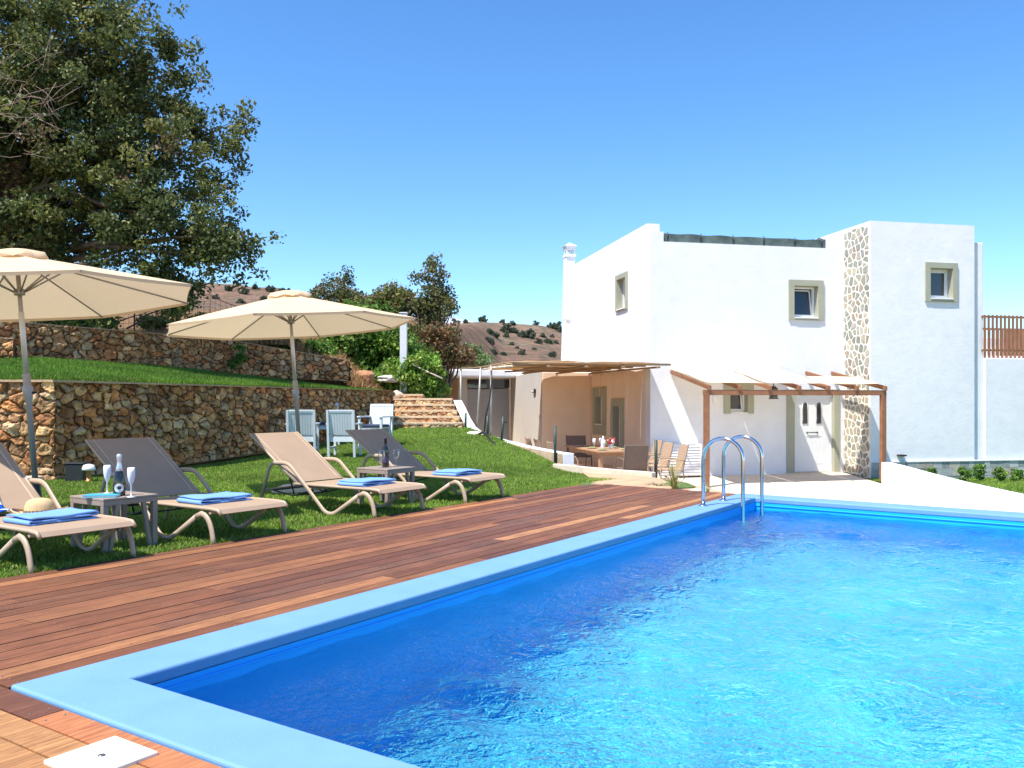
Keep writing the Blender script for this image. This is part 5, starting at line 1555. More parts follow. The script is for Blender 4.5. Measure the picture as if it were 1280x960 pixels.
# bollard light by the wall corner
q = Vector(((111-640)/K*12.0, 12.0, -0.03))
gl_ = empty('garden_light', q, 0, 'short amber garden light with a white cap at the foot of the stone wall', 'garden light')
mb = MB(); mb.lathe([(0.045, 0), (0.045, 0.02), (0.032, 0.025), (0.032, 0.16)], 14); mb.build('stem', simple('amber_copper', (0.50, 0.24, 0.06), 0.4, 0.3), gl_)
mb = MB(); mb.lathe([(0.05, 0.16), (0.088, 0.165), (0.088, 0.19), (0.07, 0.235), (0.02, 0.25)], 18); mb.build('cap', m_frame, gl_)
q = Vector(((96-640)/K*12.1, 12.1, -0.03))
mb = MB(); mb.box((-0.13, -0.08, 0), (0.13, 0.08, 0.24)); mb.box((-0.14, -0.09, 0.24), (0.14, 0.09, 0.27)); o = mb.build('speaker_box', m_black, bevel=0.015, loc=q); tag(o, 'black outdoor box standing by the stone wall corner next to the garden light', 'outdoor box')
# ------------------------------------------------------------------ steps, curb walls, posts, dining terrace
m_steps = tinted('step_stone', 0.9, 0.3, 8, bscale=30, bstr=0.7, bdist=0.015)
stp = empty('stone_steps', (0, 0, 0), 0, 'five rough stone garden steps rising from the lawn beside the white sloping wall', 'steps')
zs0 = 0.44
for k in range(6):
    Y = 21.0 + k * 0.33; z1 = zs0 + 0.15 * (k + 1) if k < 5 else 1.30
    xl = -3.05 - 0.03*k; xr = -1.22 - 0.085 * k if k < 5 else -2.35
    V, F, T = rubble_face((xl, Y), (xr, Y), z1 - 0.19, z1 - 0.19, z1 - 0.045, z1 - 0.045, 0.11, 0.018, 60 + k, depth=0.04, stones=STONES)
    s_ = slab([(xl, Y + 0.01), (xr, Y + 0.01), (xr, Y + 0.7), (xl, Y + 0.7)], z1 - 0.6, z1 - 0.046, (0.40, 0.30, 0.2))
    c_ = slab([(xl, Y - 0.035), (xr, Y - 0.035), (xr, Y + 0.36), (xl, Y + 0.36)], z1 - 0.045, z1, (0.62, 0.47, 0.31))
    V, F, T = join_np([(V, F, T), s_, c_])
    np_mesh('step', V, F, m_steps, stp, tint=T)
# rock by the top of the steps
def rock(name, loc, size, col, seed, label=None, cat=None, group=None):
    bm = bmesh.new(); bmesh.ops.create_icosphere(bm, subdivisions=3, radius=1)
    r2 = np.random.default_rng(seed); ph = r2.uniform(0, 6, 9)
    for v in bm.verts:
        n = v.co.copy(); d = 1 + 0.22*math.sin(n.x*2.3+ph[0]) + 0.18*math.sin(n.y*3.1+ph[1]) + 0.15*math.sin(n.z*2.7+ph[2]) + 0.07*math.sin(n.x*7+ph[3])*math.sin(n.y*8+ph[4])
        v.co = Vector((n.x*size[0], n.y*size[1], n.z*size[2])) * d
    me = bpy.data.meshes.new(name); bm.to_mesh(me); bm.free()
    me.materials.append(simple('rock_'+str(seed), col, 0.9, var=0.3, vscale=6, bscale=25, bstr=0.8, bdist=0.02))
    o = bpy.data.objects.new(name, me); COL.objects.link(o); o.location = loc
    return tag(o, label, cat, group)
rock('rock', (-3.0, 22.6, 1.25), (0.15, 0.12, 0.14), (0.62, 0.48, 0.36), 1, 'pale pinkish rock at the top left of the stone steps', 'rock', 'loose rocks')
rock('rock', (-3.35, 23.5, 1.72), (0.35, 0.2, 0.07), (0.6, 0.56, 0.5), 2, 'flat grey rock slab lying on the bank above the steps', 'rock', 'loose rocks')
rock('rock', (-4.1, 23.3, 1.75), (0.35, 0.25, 0.14), (0.42, 0.20, 0.10), 3, 'rusty brown rock just right of the upper stone wall end', 'rock', 'loose rocks')
rock('rock', (P(868, 612, 0.0).x, 10.6, -0.03), (0.10, 0.07, 0.05), (0.66, 0.60, 0.50), 4, 'pale stone at the far end of the deck beside the ladder', 'rock', 'loose rocks')

def ribbon_wall(name, pts, w, mats, label, cat, zbot=0.45):
    """pts: (x, y, ztop); wall of width w to the right of the path"""
    mb = MB(); n = len(pts); L = []; Rr = []
    for i, (x, y, z) in enumerate(pts):
        a = pts[max(i-1, 0)]; b = pts[min(i+1, n-1)]
        d = Vector((b[0]-a[0], b[1]-a[1])).normalized(); nr_ = Vector((d.y, -d.x))
        L.append((x, y)); Rr.append((x + nr_.x*w, y + nr_.y*w))
    v = []
    for i in range(n):
        z = pts[i][2]; zb_ = z - zbot if not hasattr(zbot, '__len__') else zbot[i]
        v += [(L[i][0], L[i][1], zb_), (Rr[i][0], Rr[i][1], zb_), (Rr[i][0], Rr[i][1], z), (L[i][0], L[i][1], z)]
    f = []; mi = []
    for i in range(n - 1):
        for k in range(4):
            l = (k + 1) % 4; f.append((i*4+k, (i+1)*4+k, (i+1)*4+l, i*4+l)); mi.append(0 if k != 3 else 1)
    f += [(0, 1, 2, 3), ((n-1)*4+3, (n-1)*4+2, (n-1)*4+1, (n-1)*4)]; mi += [0, 0]
    for ff, m_ in zip(f, mi): mb.add([], []) ; 
    b0 = len(mb.v); mb.v += v
    for ff, m_ in zip(f, mi): mb.f.append([i + b0 for i in ff]); mb.m.append(m_); mb.c.append(None); mb.smooth.append(False)
    o = mb.build(name, mats, bevel=0.012); tag(o, label, cat)
    bm = bmesh.new(); bm.from_mesh(o.data); bmesh.ops.recalc_face_normals(bm, faces=bm.faces); bm.to_mesh(o.data); bm.free()
    return o
m_roughpeach = simple('rough_peach_render', (0.52, 0.38, 0.26), 0.95, var=0.25, vscale=5, bscale=22, bstr=0.8, bdist=0.03)
cw = []
for px, y_, Y in ((566, 500, 22.7), (571, 510, 22.2), (577, 523, 21.7), (583, 533, 21.3), (591, 539.5, 20.8), (603, 544, 20.3), (615, 548, 19.9), (634, 553, 19.3), (652, 557.5, 18.8), (672, 561.5, 18.2), (690, 565, 17.6), (704, 567, 17.1)):
    cw.append(((px-640)/K*Y, Y, CAM_H + (503-y_)/K*Y))
ribbon_wall('curb_wall', cw[::-1], 0.24, [m_white, m_roughpeach], 'low white topped curb wall curving down from the steps between the lawn and dining terrace', 'curb wall', zbot=0.95)
c2 = [P(697, 582, -0.14), P(735, 586, -0.14), P(780, 590, -0.14), P(820, 593, -0.14)]
ribbon_wall('garden_kerb', [(p.x, p.y, -0.10) for p in c2][::-1], -0.12, [m_patio, m_roughpeach], 'low pale kerb at the foot of the lawn in front of the dining chairs', 'kerb', zbot=0.9)
# green fence posts and a black hose
m_gpost = simple('dark_green_post', (0.02, 0.05, 0.04), 0.5)
for px, yt, yb2, Y, lab in ((582, 516, 537, 21.1, 'dark green metal post at the foot of the sloping white wall, farthest of its row'),
                            (609.5, 520, 547, 20.0, 'dark green metal post beside the black hose'),
                            (627, 521, 551, 19.5, 'dark green metal post in front of the grey annex door, leaning slightly'),
                            (694, 532, 580, 17.35, 'dark green metal post at the end of the white curb wall'),
                            (820, 550, 595, 15.1, 'dark green metal post in front of the rightmost dining chairs')):
    a = AT(px + (2 if px == 627 else 0), yt, Y); b2 = AT(px, yb2 + 3, Y)
    mb = MB(); mb.tube([b2, a], 0.028 if px > 690 else 0.03, 8); o = mb.build('fence_post', m_gpost); tag(o, lab, 'post', 'dark green posts along the curb')
mb = MB(); mb.tube([AT(605, 545, 20.1), AT(607, 520, 20.1), AT(612, 500, 20.15), AT(614.5, 480, 20.2), AT(614, 463, 20.25)], 0.018, 7); o = mb.build('hose', m_black); tag(o, 'black hose hanging down a pole of the cane pergola', 'hose')
mb = MB(); q = [AT(598, 543, 20.0), AT(603, 540.5, 19.9), AT(609, 543.5, 19.7), AT(613, 551, 19.2), AT(617, 553.5, 18.9), AT(619, 558, 18.7)]
mb.tube(q, 0.03, 7); o = mb.build('coiled_hose', m_black); tag(o, 'dark hose draped over the curb wall onto the lawn', 'hose')
rock('rock', AT(598, 544, 20.15), (0.24, 0.14, 0.09), (0.75, 0.72, 0.66), 6, 'white rounded stone on the curb wall at the foot of the pergola poles', 'rock', 'loose rocks')

# dining set
m_dwood = simple('dining_wood', (0.42, 0.25, 0.14), 0.55, var=0.15, vscale=8, bscale=30, bstr=0.2)
m_wick = simple('brown_wicker', (0.17, 0.115, 0.085), 0.75, var=0.2, vscale=40, bscale=150, bstr=0.8, bdist=0.004)
m_wick2 = simple('tan_wicker', (0.42, 0.29, 0.19), 0.75, var=0.15, vscale=40, bscale=150, bstr=0.8, bdist=0.004)
DZ = -0.765
mb = MB(); mb.prism([(-1.3, 21.5), (0.75, 17.4), (3.75, 17.4), (3.80, 21.9), (2.55, 27.0), (-1.5, 26.2)], -1.2, -0.768); tag(mb.build('dining_terrace', m_patio), kind='structure')
tcn = Vector((2.13, 20.7, DZ))
dt = empty('dining_table', tcn, HA, 'long wooden dining table laid with plates and glasses under the cane pergola', 'dining table')
mb = MB()
for i in range(8): mb.box((-0.5 + i*0.125 + 0.002, -1.45, 0.715), (-0.5 + (i+1)*0.125 - 0.002, 1.45, 0.75))
mb.build('tabletop', m_dwood, dt, bevel=0.004)
mb = MB(); mb.box((-0.42, -1.3, 0.63), (-0.39, 1.3, 0.714)); mb.box((0.39, -1.3, 0.63), (0.42, 1.3, 0.714)); mb.box((-0.39, -1.3, 0.63), (0.39, -1.27, 0.714)); mb.box((-0.39, 1.27, 0.63), (0.39, 1.3, 0.714)); mb.build('apron', m_dwood, dt)
for sx in (-1, 1):
    for sy in (-1, 1):
        mb = MB(); mb.box((sx*0.38-.045, sy*1.2-.045, 0), (sx*0.38+.045, sy*1.2+.045, 0.629)); mb.build('leg', m_dwood, dt, bevel=0.005)
def make_dining_chair(mat, nm='dining_chair'):
    o = empty(nm, (0, 0, 0), 0, None, 'dining chair', 'wicker dining chairs round the wooden table')
    W = 0.255     # faces +y
    mb = MB(); mb.box((-W, -0.22, 0.41), (W, 0.24, 0.445)); mb.build('seat', mat, o, bevel=0.012)
    T = Matrix.Translation((0, -0.22, 0.43)) @ Matrix.Rotation(R(13), 4, 'X')
    mb = MB(); mb.box((-W, -0.012, 0), (W, 0.012, 0.53), M=T); mb.build('backrest', mat, o, bevel=0.01)
    for s in (-1, 1):
        x = s*(W + 0.012)
        mb = MB(); mb.tube([(x, -0.30, 0), (x, -0.25, 0.22), (x, -0.225, 0.43), (x, -0.345, 0.965)], 0.013, 7); mb.build('leg', m_wick, o)
        arm = [(x, 0.25, 0.0), (x, 0.255, 0.30), (x, 0.25, 0.52), (x, 0.19, 0.62), (x, 0.08, 0.655), (x, -0.10, 0.65), (x, -0.265, 0.63)]
        mb = MB(); mb.tube(arm, 0.015, 7); mb.build('armrest', mat, o)
    for y in (-0.24, 0.22):
        mb = MB(); mb.tube([(-W, y, 0.40), (W, y, 0.40)], 0.011, 6); mb.build('stretcher', m_wick, o)
    return o
dcA = make_dining_chair(m_wick); dcB = make_dining_chair(m_wick2)
def place_chair(proto, first, px, Y, face, lab):
    o = proto if first else copy_tree(proto)
    o.location = ((px-640)/K*Y, Y, -0.766); o.rotation_euler = (0, 0, face); o['label'] = lab
    return o
place_chair(dcA, True, 789, 18.45, HA + 0.02, 'brown wicker dining chair seen from behind at the near end of the table')
place_chair(dcA, False, 724, 23.0, HA + math.pi, 'brown wicker dining chair at the far end of the table by the annex wall')
for i, (px, Y, f_, lab) in enumerate(((836, 18.2, HA + math.pi/2 - 0.1, 'tan wicker dining chair nearest the louvred cabinet, rightmost of all'), (818, 19.2, HA + math.pi/2, 'tan wicker dining chair on the right side of the table, middle one of three'),
                       (806, 20.4, HA + math.pi/2, 'tan wicker dining chair on the right side of the table, farthest of three'),
                       (676, 21.8, HA - math.pi/2, 'tan wicker dining chair on the left side of the table, farthest of three'), (688, 20.8, HA - math.pi/2, 'tan wicker dining chair on the left side of the table, middle one of three'), (705, 19.6, HA - math.pi/2, 'tan wicker dining chair on the left side of the table, nearest the curb wall end'))):
    place_chair(dcB, i == 0, px, Y, f_, lab)
# tableware
def onT(x, y): return Matrix.Translation(tcn) @ Matrix.Rotation(HA, 4, 'Z') @ Vector((x, y, 0.752))
m_china = simple('white_china', (0.78, 0.78, 0.76), 0.2, var=0.02)
m_food = simple('green_salad', (0.25, 0.32, 0.06), 0.7, var=0.5, vscale=60)
pos = [(-0.28, -1.0), (-0.28, -0.2), (-0.28, 0.6), (0.3, -0.95), (0.3, -0.1), (0.3, 0.7)]
wh = ['left side near end', 'left side middle', 'left side far end', 'right side near end', 'right side middle', 'right side far end']
for (x, y), w_ in zip(pos, wh):
    pl = empty('dinner_plate', onT(x, y), 0, 'white dinner plate with food on the dining table, ' + w_, 'plate', 'laid dinner plates')
    mb = MB(); mb.lathe([(0.07, 0), (0.13, 0.016), (0.135, 0.02), (0.08, 0.008), (0.01, 0.006)], 22); mb.build('plate', m_china, pl)
    mb = MB(); r2 = random.Random(int(x*10+y*30))
    for _ in range(7): mb.lathe([(0.004, 0.0), (0.026, 0.012), (0.018, 0.03), (0.003, 0.036)], 7, at=(r2.uniform(-.045, .045), r2.uniform(-.045, .045), 0.006))
    mb.build('food', m_food, pl)
for (x, y), w_ in zip([(-0.15, -0.72), (-0.12, 0.12), (0.15, -0.5), (0.12, 0.35)], ['near the left front plate', 'in the middle left', 'beside the flowers on the right', 'far right by the wall']):
    mb = MB(); mb.lathe([(r__*1.15, z*1.15) for r__, z in WG_], 16); o = mb.build('white_goblet', m_whiteg, loc=onT(x, y)); tag(o, 'frosted white goblet on the dining table, ' + w_, 'goblet', 'goblets on the dining table')
mb = MB(); mb.lathe([(0.04, 0), (0.05, 0.02), (0.05, 0.18), (0.02, 0.24), (0.016, 0.30)], 16); o = mb.build('water_carafe', m_whiteg, loc=onT(-0.05, -0.35)); tag(o, 'tall pale carafe at the centre of the dining table', 'carafe')
vz = empty('flower_vase', onT(0.05, -0.62), 0, 'small vase of red and pink flowers near the front of the dining table', 'vase')
mb = MB(); mb.lathe([(0.04, 0), (0.06, 0.04), (0.05, 0.10), (0.03, 0.12)], 16); mb.build('vase', m_china, vz)
m_flower = tinted('petals', 0.7); mb = MB(); r2 = random.Random(8)
for _ in range(46):
    a = r2.uniform(0, 6.28); rr = r2.uniform(0, 0.12); c = r2.choice([(0.55, 0.03, 0.03), (0.6, 0.12, 0.08), (0.7, 0.35, 0.3), (0.08, 0.2, 0.04), (0.5, 0.02, 0.05)])
    mb.lathe([(0.003, 0), (0.022, 0.012), (0.016, 0.03), (0.002, 0.034)], 6, at=(rr*math.cos(a), rr*math.sin(a), r2.uniform(0.10, 0.24)), col=c)
mb.build('flowers', m_flower, vz)

# ------------------------------------------------------------------ right side: white wall and strip of lawn
wpts = [(8.78, 20.45, -0.34), (8.74, 19.6, -0.36), (8.70, 18.2, -0.42), (8.66, 16.7, -0.47), (8.62, 15.4, -0.49), (8.58, 14.3, -0.50), (8.5, 12.0, -0.52), (8.4, 8.0, -0.55), (8.3, 3.0, -0.55)]
ribbon_wall('white_garden_wall', wpts, -0.22, [m_white, m_white], 'low smooth white garden wall sweeping from the brown pergola post along the right side', 'garden wall', zbot=[-1.4]*9)
mb = MB(); mb.box((-0.1, -0.12, 0), (0.1, 0.12, 0.04)); o = mb.build('wall_tap', m_black, loc=H2W(XR + 0.85, WG - 0.05, -0.30), bevel=0.01); tag(o, 'small black tap fitting on the white wall beside the right pergola post', 'tap')
rl_h = lambda X, Y: -0.60 - 0.045 * (Y - 15.5) + 0*X
Xs, Ys = np.meshgrid(np.linspace(8.93, 22, 30), np.linspace(2, 24, 40))
V = np.stack([Xs, Ys, rl_h(Xs, Ys)], -1).reshape(-1, 3)
tag(np_mesh('side_lawn', V, grid_faces(40, 30), m_lawn, smooth=True), kind='structure')
r_ = np.random.default_rng(77)
XY = np.stack([r_.uniform(8.95, 14.5, 45000), r_.uniform(14, 22.6, 45000)], -1)
XY = XY[(XY[:, 0]/XY[:, 1]) < 0.64]
blades('grass', XY, rl_h, 0.06, 0.006, 31, GC)
# ------------------------------------------------------------------ trees and shrubs
m_leaf = tinted('leaf', 0.5, 0.18, 2.5, translucent=0.35, spec=0.35)
m_bark = simple('bark', (0.16, 0.115, 0.085), 0.95, var=0.35, vscale=7, bscale=18, bstr=0.9, bdist=0.03)
def leaf_mesh(name, parent, C, nper, crad, lsize, pal, seed, flat=0.8, up=0.3):
    """C (k,3) clump centres; crad per clump"""
    r = np.random.default_rng(seed)
    k = len(C)
    n = k * nper
    crad = np.broadcast_to(np.asarray(crad, float), (k,))
    off = r.normal(0, 1, (n, 3)); off /= np.linalg.norm(off, axis=1)[:, None]
    off *= (r.random(n) ** 0.5)[:, None] * np.repeat(crad, nper)[:, None]
    off[:, 2] *= flat
    P_ = np.repeat(C, nper, axis=0) + off
    d = r.normal(0, 1, (n, 3)); d[:, 2] -= 0.15; d /= np.linalg.norm(d, axis=1)[:, None]
    nn_ = r.normal(0, 1, (n, 3)); nn_[:, 2] = np.abs(nn_[:, 2]) + up
    s = np.cross(d, nn_); s /= (np.linalg.norm(s, axis=1)[:, None] + 1e-9)
    L = lsize * r.uniform(0.6, 1.3, n)[:, None]; W = L * 0.30
    nrm = np.cross(s, d)
    V = np.stack([P_ - d*L*0.5, P_ + s*W + nrm*L*0.06, P_ + d*L*0.5 - nrm*L*0.08, P_ - s*W + nrm*L*0.06], 1).reshape(-1, 3)
    F = np.arange(n*4).reshape(-1, 4)
    pc = np.array([p[0] for p in pal]); pw = np.array([p[1] for p in pal], float); pw /= pw.sum()
    # colour mostly by clump, some by leaf
    ci = np.repeat(r.choice(len(pal), k, p=pw), nper); cj = r.choice(len(pal), n, p=pw)
    pick = np.where(r.random(n) < 0.6, ci, cj)
    T = pc[pick] * r.uniform(0.75, 1.3, n)[:, None] * np.repeat(r.uniform(0.85, 1.15, k), nper)[:, None]
    return np_mesh(name, V, F, m_leaf, parent, tint=T, smooth=False)
def ell_points(ells, n, seed, shell=0.45):
    r = np.random.default_rng(seed)
    vol = np.array([e[3]*e[4]*e[5]*(e[6] if len(e) > 6 else 1.0) for e in ells]); vol /= vol.sum()
    idx = r.choice(len(ells), n, p=vol); out = []
    for i in idx:
        e = ells[i]; d = r.normal(0, 1, 3); d /= np.linalg.norm(d); q = r.random() ** shell
        out.append((e[0] + d[0]*e[3]*q, e[1] + d[1]*e[4]*q, e[2] + d[2]*e[5]*q))
    return np.array(out)
def EP(px, py, rx, ry, Y, dy=None, w=1.0):
    c = AT(px, py, Y); s = Y / K
    return (c.x, c.y, c.z, rx*s, (dy if dy else (rx+ry)/2*s), ry*s, w)
def limb_tree(mb, base, tips, r0, seed, wob=0.12):
    r = random.Random(seed)
    for tp in tips:
        tp = Vector(tp); b = Vector(base); L = (tp - b).length
        pts = []; n = 6
        mid_up = Vector((0, 0, 0.12 * L))
        for i in range(n + 1):
            u = i / n
            p = b.lerp(tp, u) + mid_up * math.sin(u*math.pi)*0.5 + Vector((r.uniform(-1,1), r.uniform(-1,1), r.uniform(-1,1))) * wob * L * 0.25 * math.sin(u*math.pi)
            pts.append(p)
        mb.tube(pts, [r0*(1-0.85*i/n) for i in range(n+1)], 6)

# the big evergreen at the left
TY = 18.6
big = empty('big_tree', (-11.6, 18.4, 2.2), 0, 'huge dark evergreen tree filling the upper left corner behind the terrace walls', 'tree')
def inv(o): return -Vector(o.location)
ells = [EP(60, 60, 120, 115, TY), EP(135, 120, 105, 115, TY), EP(50, 200, 130, 120, TY), EP(190, 200, 88, 78, TY - .5), EP(215, 270, 78, 58, TY - .8),
        EP(120, 285, 120, 62, TY - .6), EP(250, 310, 60, 36, TY - .9), EP(210, 350, 42, 34, TY - 1.0, w=1.6), EP(235, 150, 38, 44, TY), EP(30, 300, 90, 50, TY - .4),
        EP(262, 312, 50, 38, TY - .8, w=2.2), EP(225, 345, 50, 30, TY - .9, w=1.5), EP(-90, 120, 160, 190, TY + .3, w=.7), EP(-60, 300, 110, 60, TY, w=.6), EP(150, 20, 44, 50, TY), EP(275, 172, 26, 24, TY, w=2.6), EP(285, 330, 26, 24, TY - .9, w=2.2), EP(222, 372, 26, 16, TY - 1.1, w=2.4)]
C = ell_points(ells, 1150, 1, 0.42) + np.array(inv(big))
PAL = [((0.11, 0.14, 0.045), 4), ((0.085, 0.115, 0.035), 3), ((0.17, 0.185, 0.05), 3), ((0.24, 0.24, 0.07), 1.6), ((0.05, 0.08, 0.025), 1.5), ((0.20, 0.14, 0.08), .3)]
crown = leaf_mesh('crown', big, C, 150, np.random.default_rng(2).uniform(0.20, 0.46, len(C)), 0.105, PAL, 3)
# stray sprays beyond the outline
r5 = np.random.default_rng(9)
tips = [AT(x, y, TY) for x, y in ((192, 4), (215, 55), (238, 62), (255, 110), (275, 140), (302, 152), (308, 162), (298, 190), (303, 210), (290, 235), (285, 262), (300, 290), (317, 300), (312, 325), (300, 345), (240, 378), (225, 390), (200, 388), (175, 372), (312, 152), (250, 82))]
C2 = np.array([list(p) for p in tips]) + np.array(inv(big))
C2 = np.concatenate([C2, C2 + r5.normal(0, 0.16, C2.shape), C2 + r5.normal(0, 0.22, C2.shape)])
leaf_mesh('outer_sprays', big, C2, 34, 0.24, 0.105, PAL, 5)
mb = MB(); b_ = Vector((0, 0, 0))
mb.tube([(-0.1, 0, -0.6), (0, 0, 0.3), (0.15, 0, 1.2), (0.45, 0.1, 2.2), (0.6, 0.1, 3.6), (0.9, 0, 5.2)], [0.55, 0.40, 0.36, 0.32, 0.24, 0.12], 14); mb.build('trunk', m_bark, big)
mb = MB(); rr_ = random.Random(4)
idx = rr_.sample(range(len(C)), 60)
limb_tree(mb, (0.3, 0.05, 1.7), [C[i] for i in idx[:30]], 0.10, 5); limb_tree(mb, (0.6, 0.1, 3.4), [C[i] for i in idx[30:]], 0.08, 6)
for p in C2[:21]: limb_tree(mb, p + np.array([-1.2, 0.1, -0.35]), [p], 0.022, 7)
a1 = Vector(tuple(AT(60, 322, TY - .6))) + inv(big); a2 = Vector(tuple(AT(215, 300, TY - .8))) + inv(big)
limb_tree(mb, (0.15, 0, 1.0), [tuple(a2), tuple(Vector(tuple(AT(225, 355, TY - 1))) + inv(big)), tuple(Vector(tuple(AT(130, 330, TY - 1))) + inv(big))], 0.13, 8)
mb.build('branches', m_bark, big)
# bare dead twigs on its left side
mb = MB(); r6 = random.Random(12)
for _ in range(60):
    c = Vector(tuple(AT(r6.uniform(-5, 75), r6.uniform(48, 200), TY - 2.6 + r6.uniform(-.5, .3)))) + inv(big)
    d = Vector((r6.uniform(-1, 1), r6.uniform(-.6, .3), r6.uniform(-.5, .8))).normalized() * r6.uniform(0.3, 0.9)
    mb.tube([c, c + d*0.5 + Vector((0, 0, r6.uniform(-.06, .06))), c + d], [0.006, 0.004, 0.002], 4)
mb.build('dead_twigs', simple('dead_twig', (0.30, 0.22, 0.18), 0.9), big)

def shrub(name, label, cat, base, ells, nclump, nper, crad, lsize, pal, seed, group=None, trunk=0.05, up=0.3, ntips=14):
    o = empty(name, base, 0, label, cat, group)
    iv = np.array([-base[0], -base[1], -base[2]])
    C = ell_points(ells, nclump, seed, 0.45) + iv
    leaf_mesh('foliage', o, C, nper, crad, lsize, pal, seed + 1, up=up)
    mb = MB(); rr = random.Random(seed); ix = rr.sample(range(len(C)), min(ntips, len(C)))
    limb_tree(mb, (0, 0, -0.1), [tuple(C[i]) for i in ix], trunk, seed); mb.build('branches', m_bark, o)
    return o
GRN = [((0.10, 0.21, 0.03), 4), ((0.15, 0.28, 0.04), 3), ((0.06, 0.14, 0.02), 3), ((0.24, 0.34, 0.06), 1.5)]
OLV = [((0.12, 0.14, 0.045), 4), ((0.17, 0.17, 0.06), 3), ((0.08, 0.10, 0.03), 3), ((0.22, 0.16, 0.08), 1.5)]
BRN = [((0.22, 0.13, 0.07), 4), ((0.15, 0.11, 0.05), 3), ((0.12, 0.14, 0.05), 3), ((0.30, 0.15, 0.07), 1.2)]
shrub('ivy_bush', 'big mass of bright green ivy behind the second parasol and the upper wall end', 'bush', (-4.2, 25.2, 1.2),
      [EP(425, 435, 50, 34, 25), EP(470, 440, 46, 48, 25.2), EP(505, 455, 36, 40, 25), EP(400, 425, 30, 22, 25.2), EP(450, 405, 50, 26, 25.8)], 330, 80, 0.34, 0.13, GRN, 21, ntips=20)
shrub('creeper_bush', 'bright green creeper tumbling over the bank above the steps to the annex roof', 'bush', (-2.0, 23.9, 0.9),
      [EP(524, 470, 32, 26, 23.9), EP(538, 487, 18, 9, 23.9), EP(520, 490, 26, 12, 23.8), EP(540, 490, 18, 8, 23.8), EP(498, 470, 24, 22, 24.0)], 190, 90, 0.24, 0.12, [((0.16, 0.30, 0.04), 4), ((0.24, 0.38, 0.06), 3), ((0.10, 0.2, 0.03), 2), ((0.34, 0.42, 0.09), 1)], 23)
shrub('tall_scrub_tree', 'tall thin scraggly tree rising above the bushes left of the white house', 'tree', (-2.6, 26.8, 1.5),
      [EP(543, 345, 15, 24, 26.8), EP(522, 342, 12, 14, 26.8, w=.6), EP(540, 385, 26, 32, 26.8), EP(528, 425, 36, 30, 26.6), EP(556, 375, 14, 20, 26.8, w=.7), EP(545, 330, 14, 12, 26.8, w=1.2)], 150, 62, 0.26, 0.10, OLV, 25, trunk=0.06, ntips=40)
shrub('olive_shrub', 'olive green shrub with bare upright twigs above the second parasol', 'shrub', (-5.3, 28.5, 2.0),
      [EP(420, 372, 30, 20, 28.5), EP(440, 385, 40, 22, 28.5), EP(400, 380, 26, 16, 28.5), EP(408, 352, 10, 10, 28.5), EP(432, 350, 12, 12, 28.5)], 130, 60, 0.28, 0.11, OLV, 27, ntips=30)
shrub('rusty_shrub', 'rusty olive shrub standing between the parasol tip and the tall thin tree', 'shrub', (-3.8, 27.6, 1.8),
      [EP(486, 370, 30, 16, 27.6), EP(500, 385, 34, 24, 27.6), EP(475, 385, 30, 20, 27.6)], 130, 60, 0.28, 0.11, [((0.20, 0.16, 0.06), 4), ((0.14, 0.15, 0.05), 3), ((0.26, 0.15, 0.07), 1.5), ((0.15, 0.22, 0.05), 2)], 29, ntips=24)
shrub('brown_thicket', 'reddish brown thicket under the tall thin tree, next to the dry hill', 'shrub', (-2.0, 26.2, 1.2),
      [EP(552, 425, 24, 22, 26.2), EP(568, 440, 20, 16, 26), EP(535, 440, 26, 26, 26.2), EP(580, 450, 12, 10, 26)], 120, 64, 0.26, 0.10, BRN, 31, ntips=22)
shrub('young_pine', 'small pale green feathery bush in front of the hill beside the annex roof', 'bush', (-1.45, 32.5, 0.6),
      [EP(590, 444, 16, 12, 32.5), EP(596, 450, 18, 9, 32.5)], 40, 70, 0.26, 0.12, [((0.20, 0.26, 0.10), 3), ((0.15, 0.22, 0.08), 2)], 33)
shrub('ivy_bush', 'green weeds growing on top of the upper wall just right of the big tree trunk', 'bush', (-9.3, 18.6, 2.5),
      [EP(95, 402, 42, 12, 18.4), EP(125, 402, 18, 10, 18.2), EP(60, 395, 30, 16, 18.6)], 80, 60, 0.2, 0.11, [((0.20, 0.26, 0.06), 4), ((0.28, 0.30, 0.10), 2), ((0.10, 0.16, 0.04), 3)], 35)
shrub('ivy_bush', 'yellowish weeds along the upper wall below the wire fence', 'bush', (-7.7, 20.6, 2.4),
      [EP(190, 404, 24, 9, 20.6), EP(215, 406, 18, 7, 20.6), EP(245, 402, 22, 8, 20.9)], 50, 50, 0.16, 0.09, [((0.28, 0.28, 0.08), 4), ((0.18, 0.22, 0.05), 3), ((0.36, 0.30, 0.12), 2)], 37)
shrub('ivy_bush', 'light green plants behind the sunlit upper wall under the second parasol', 'bush', (-5.6, 21.8, 2.2),
      [EP(330, 428, 40, 10, 21.6), EP(380, 438, 40, 10, 22), EP(300, 420, 20, 8, 21.4)], 80, 60, 0.18, 0.10, GRN, 39)
# creeping plant on the upper wall
shrub('wall_creeper', 'small green creeper hanging down the face of the sunlit upper wall', 'creeper', (-6.35, 19.55, 2.1),
      [EP(298, 440, 10, 14, 19.5, 0.08), EP(292, 455, 6, 8, 19.4, 0.06)], 26, 30, 0.09, 0.06, GRN, 41, trunk=0.01, ntips=6)

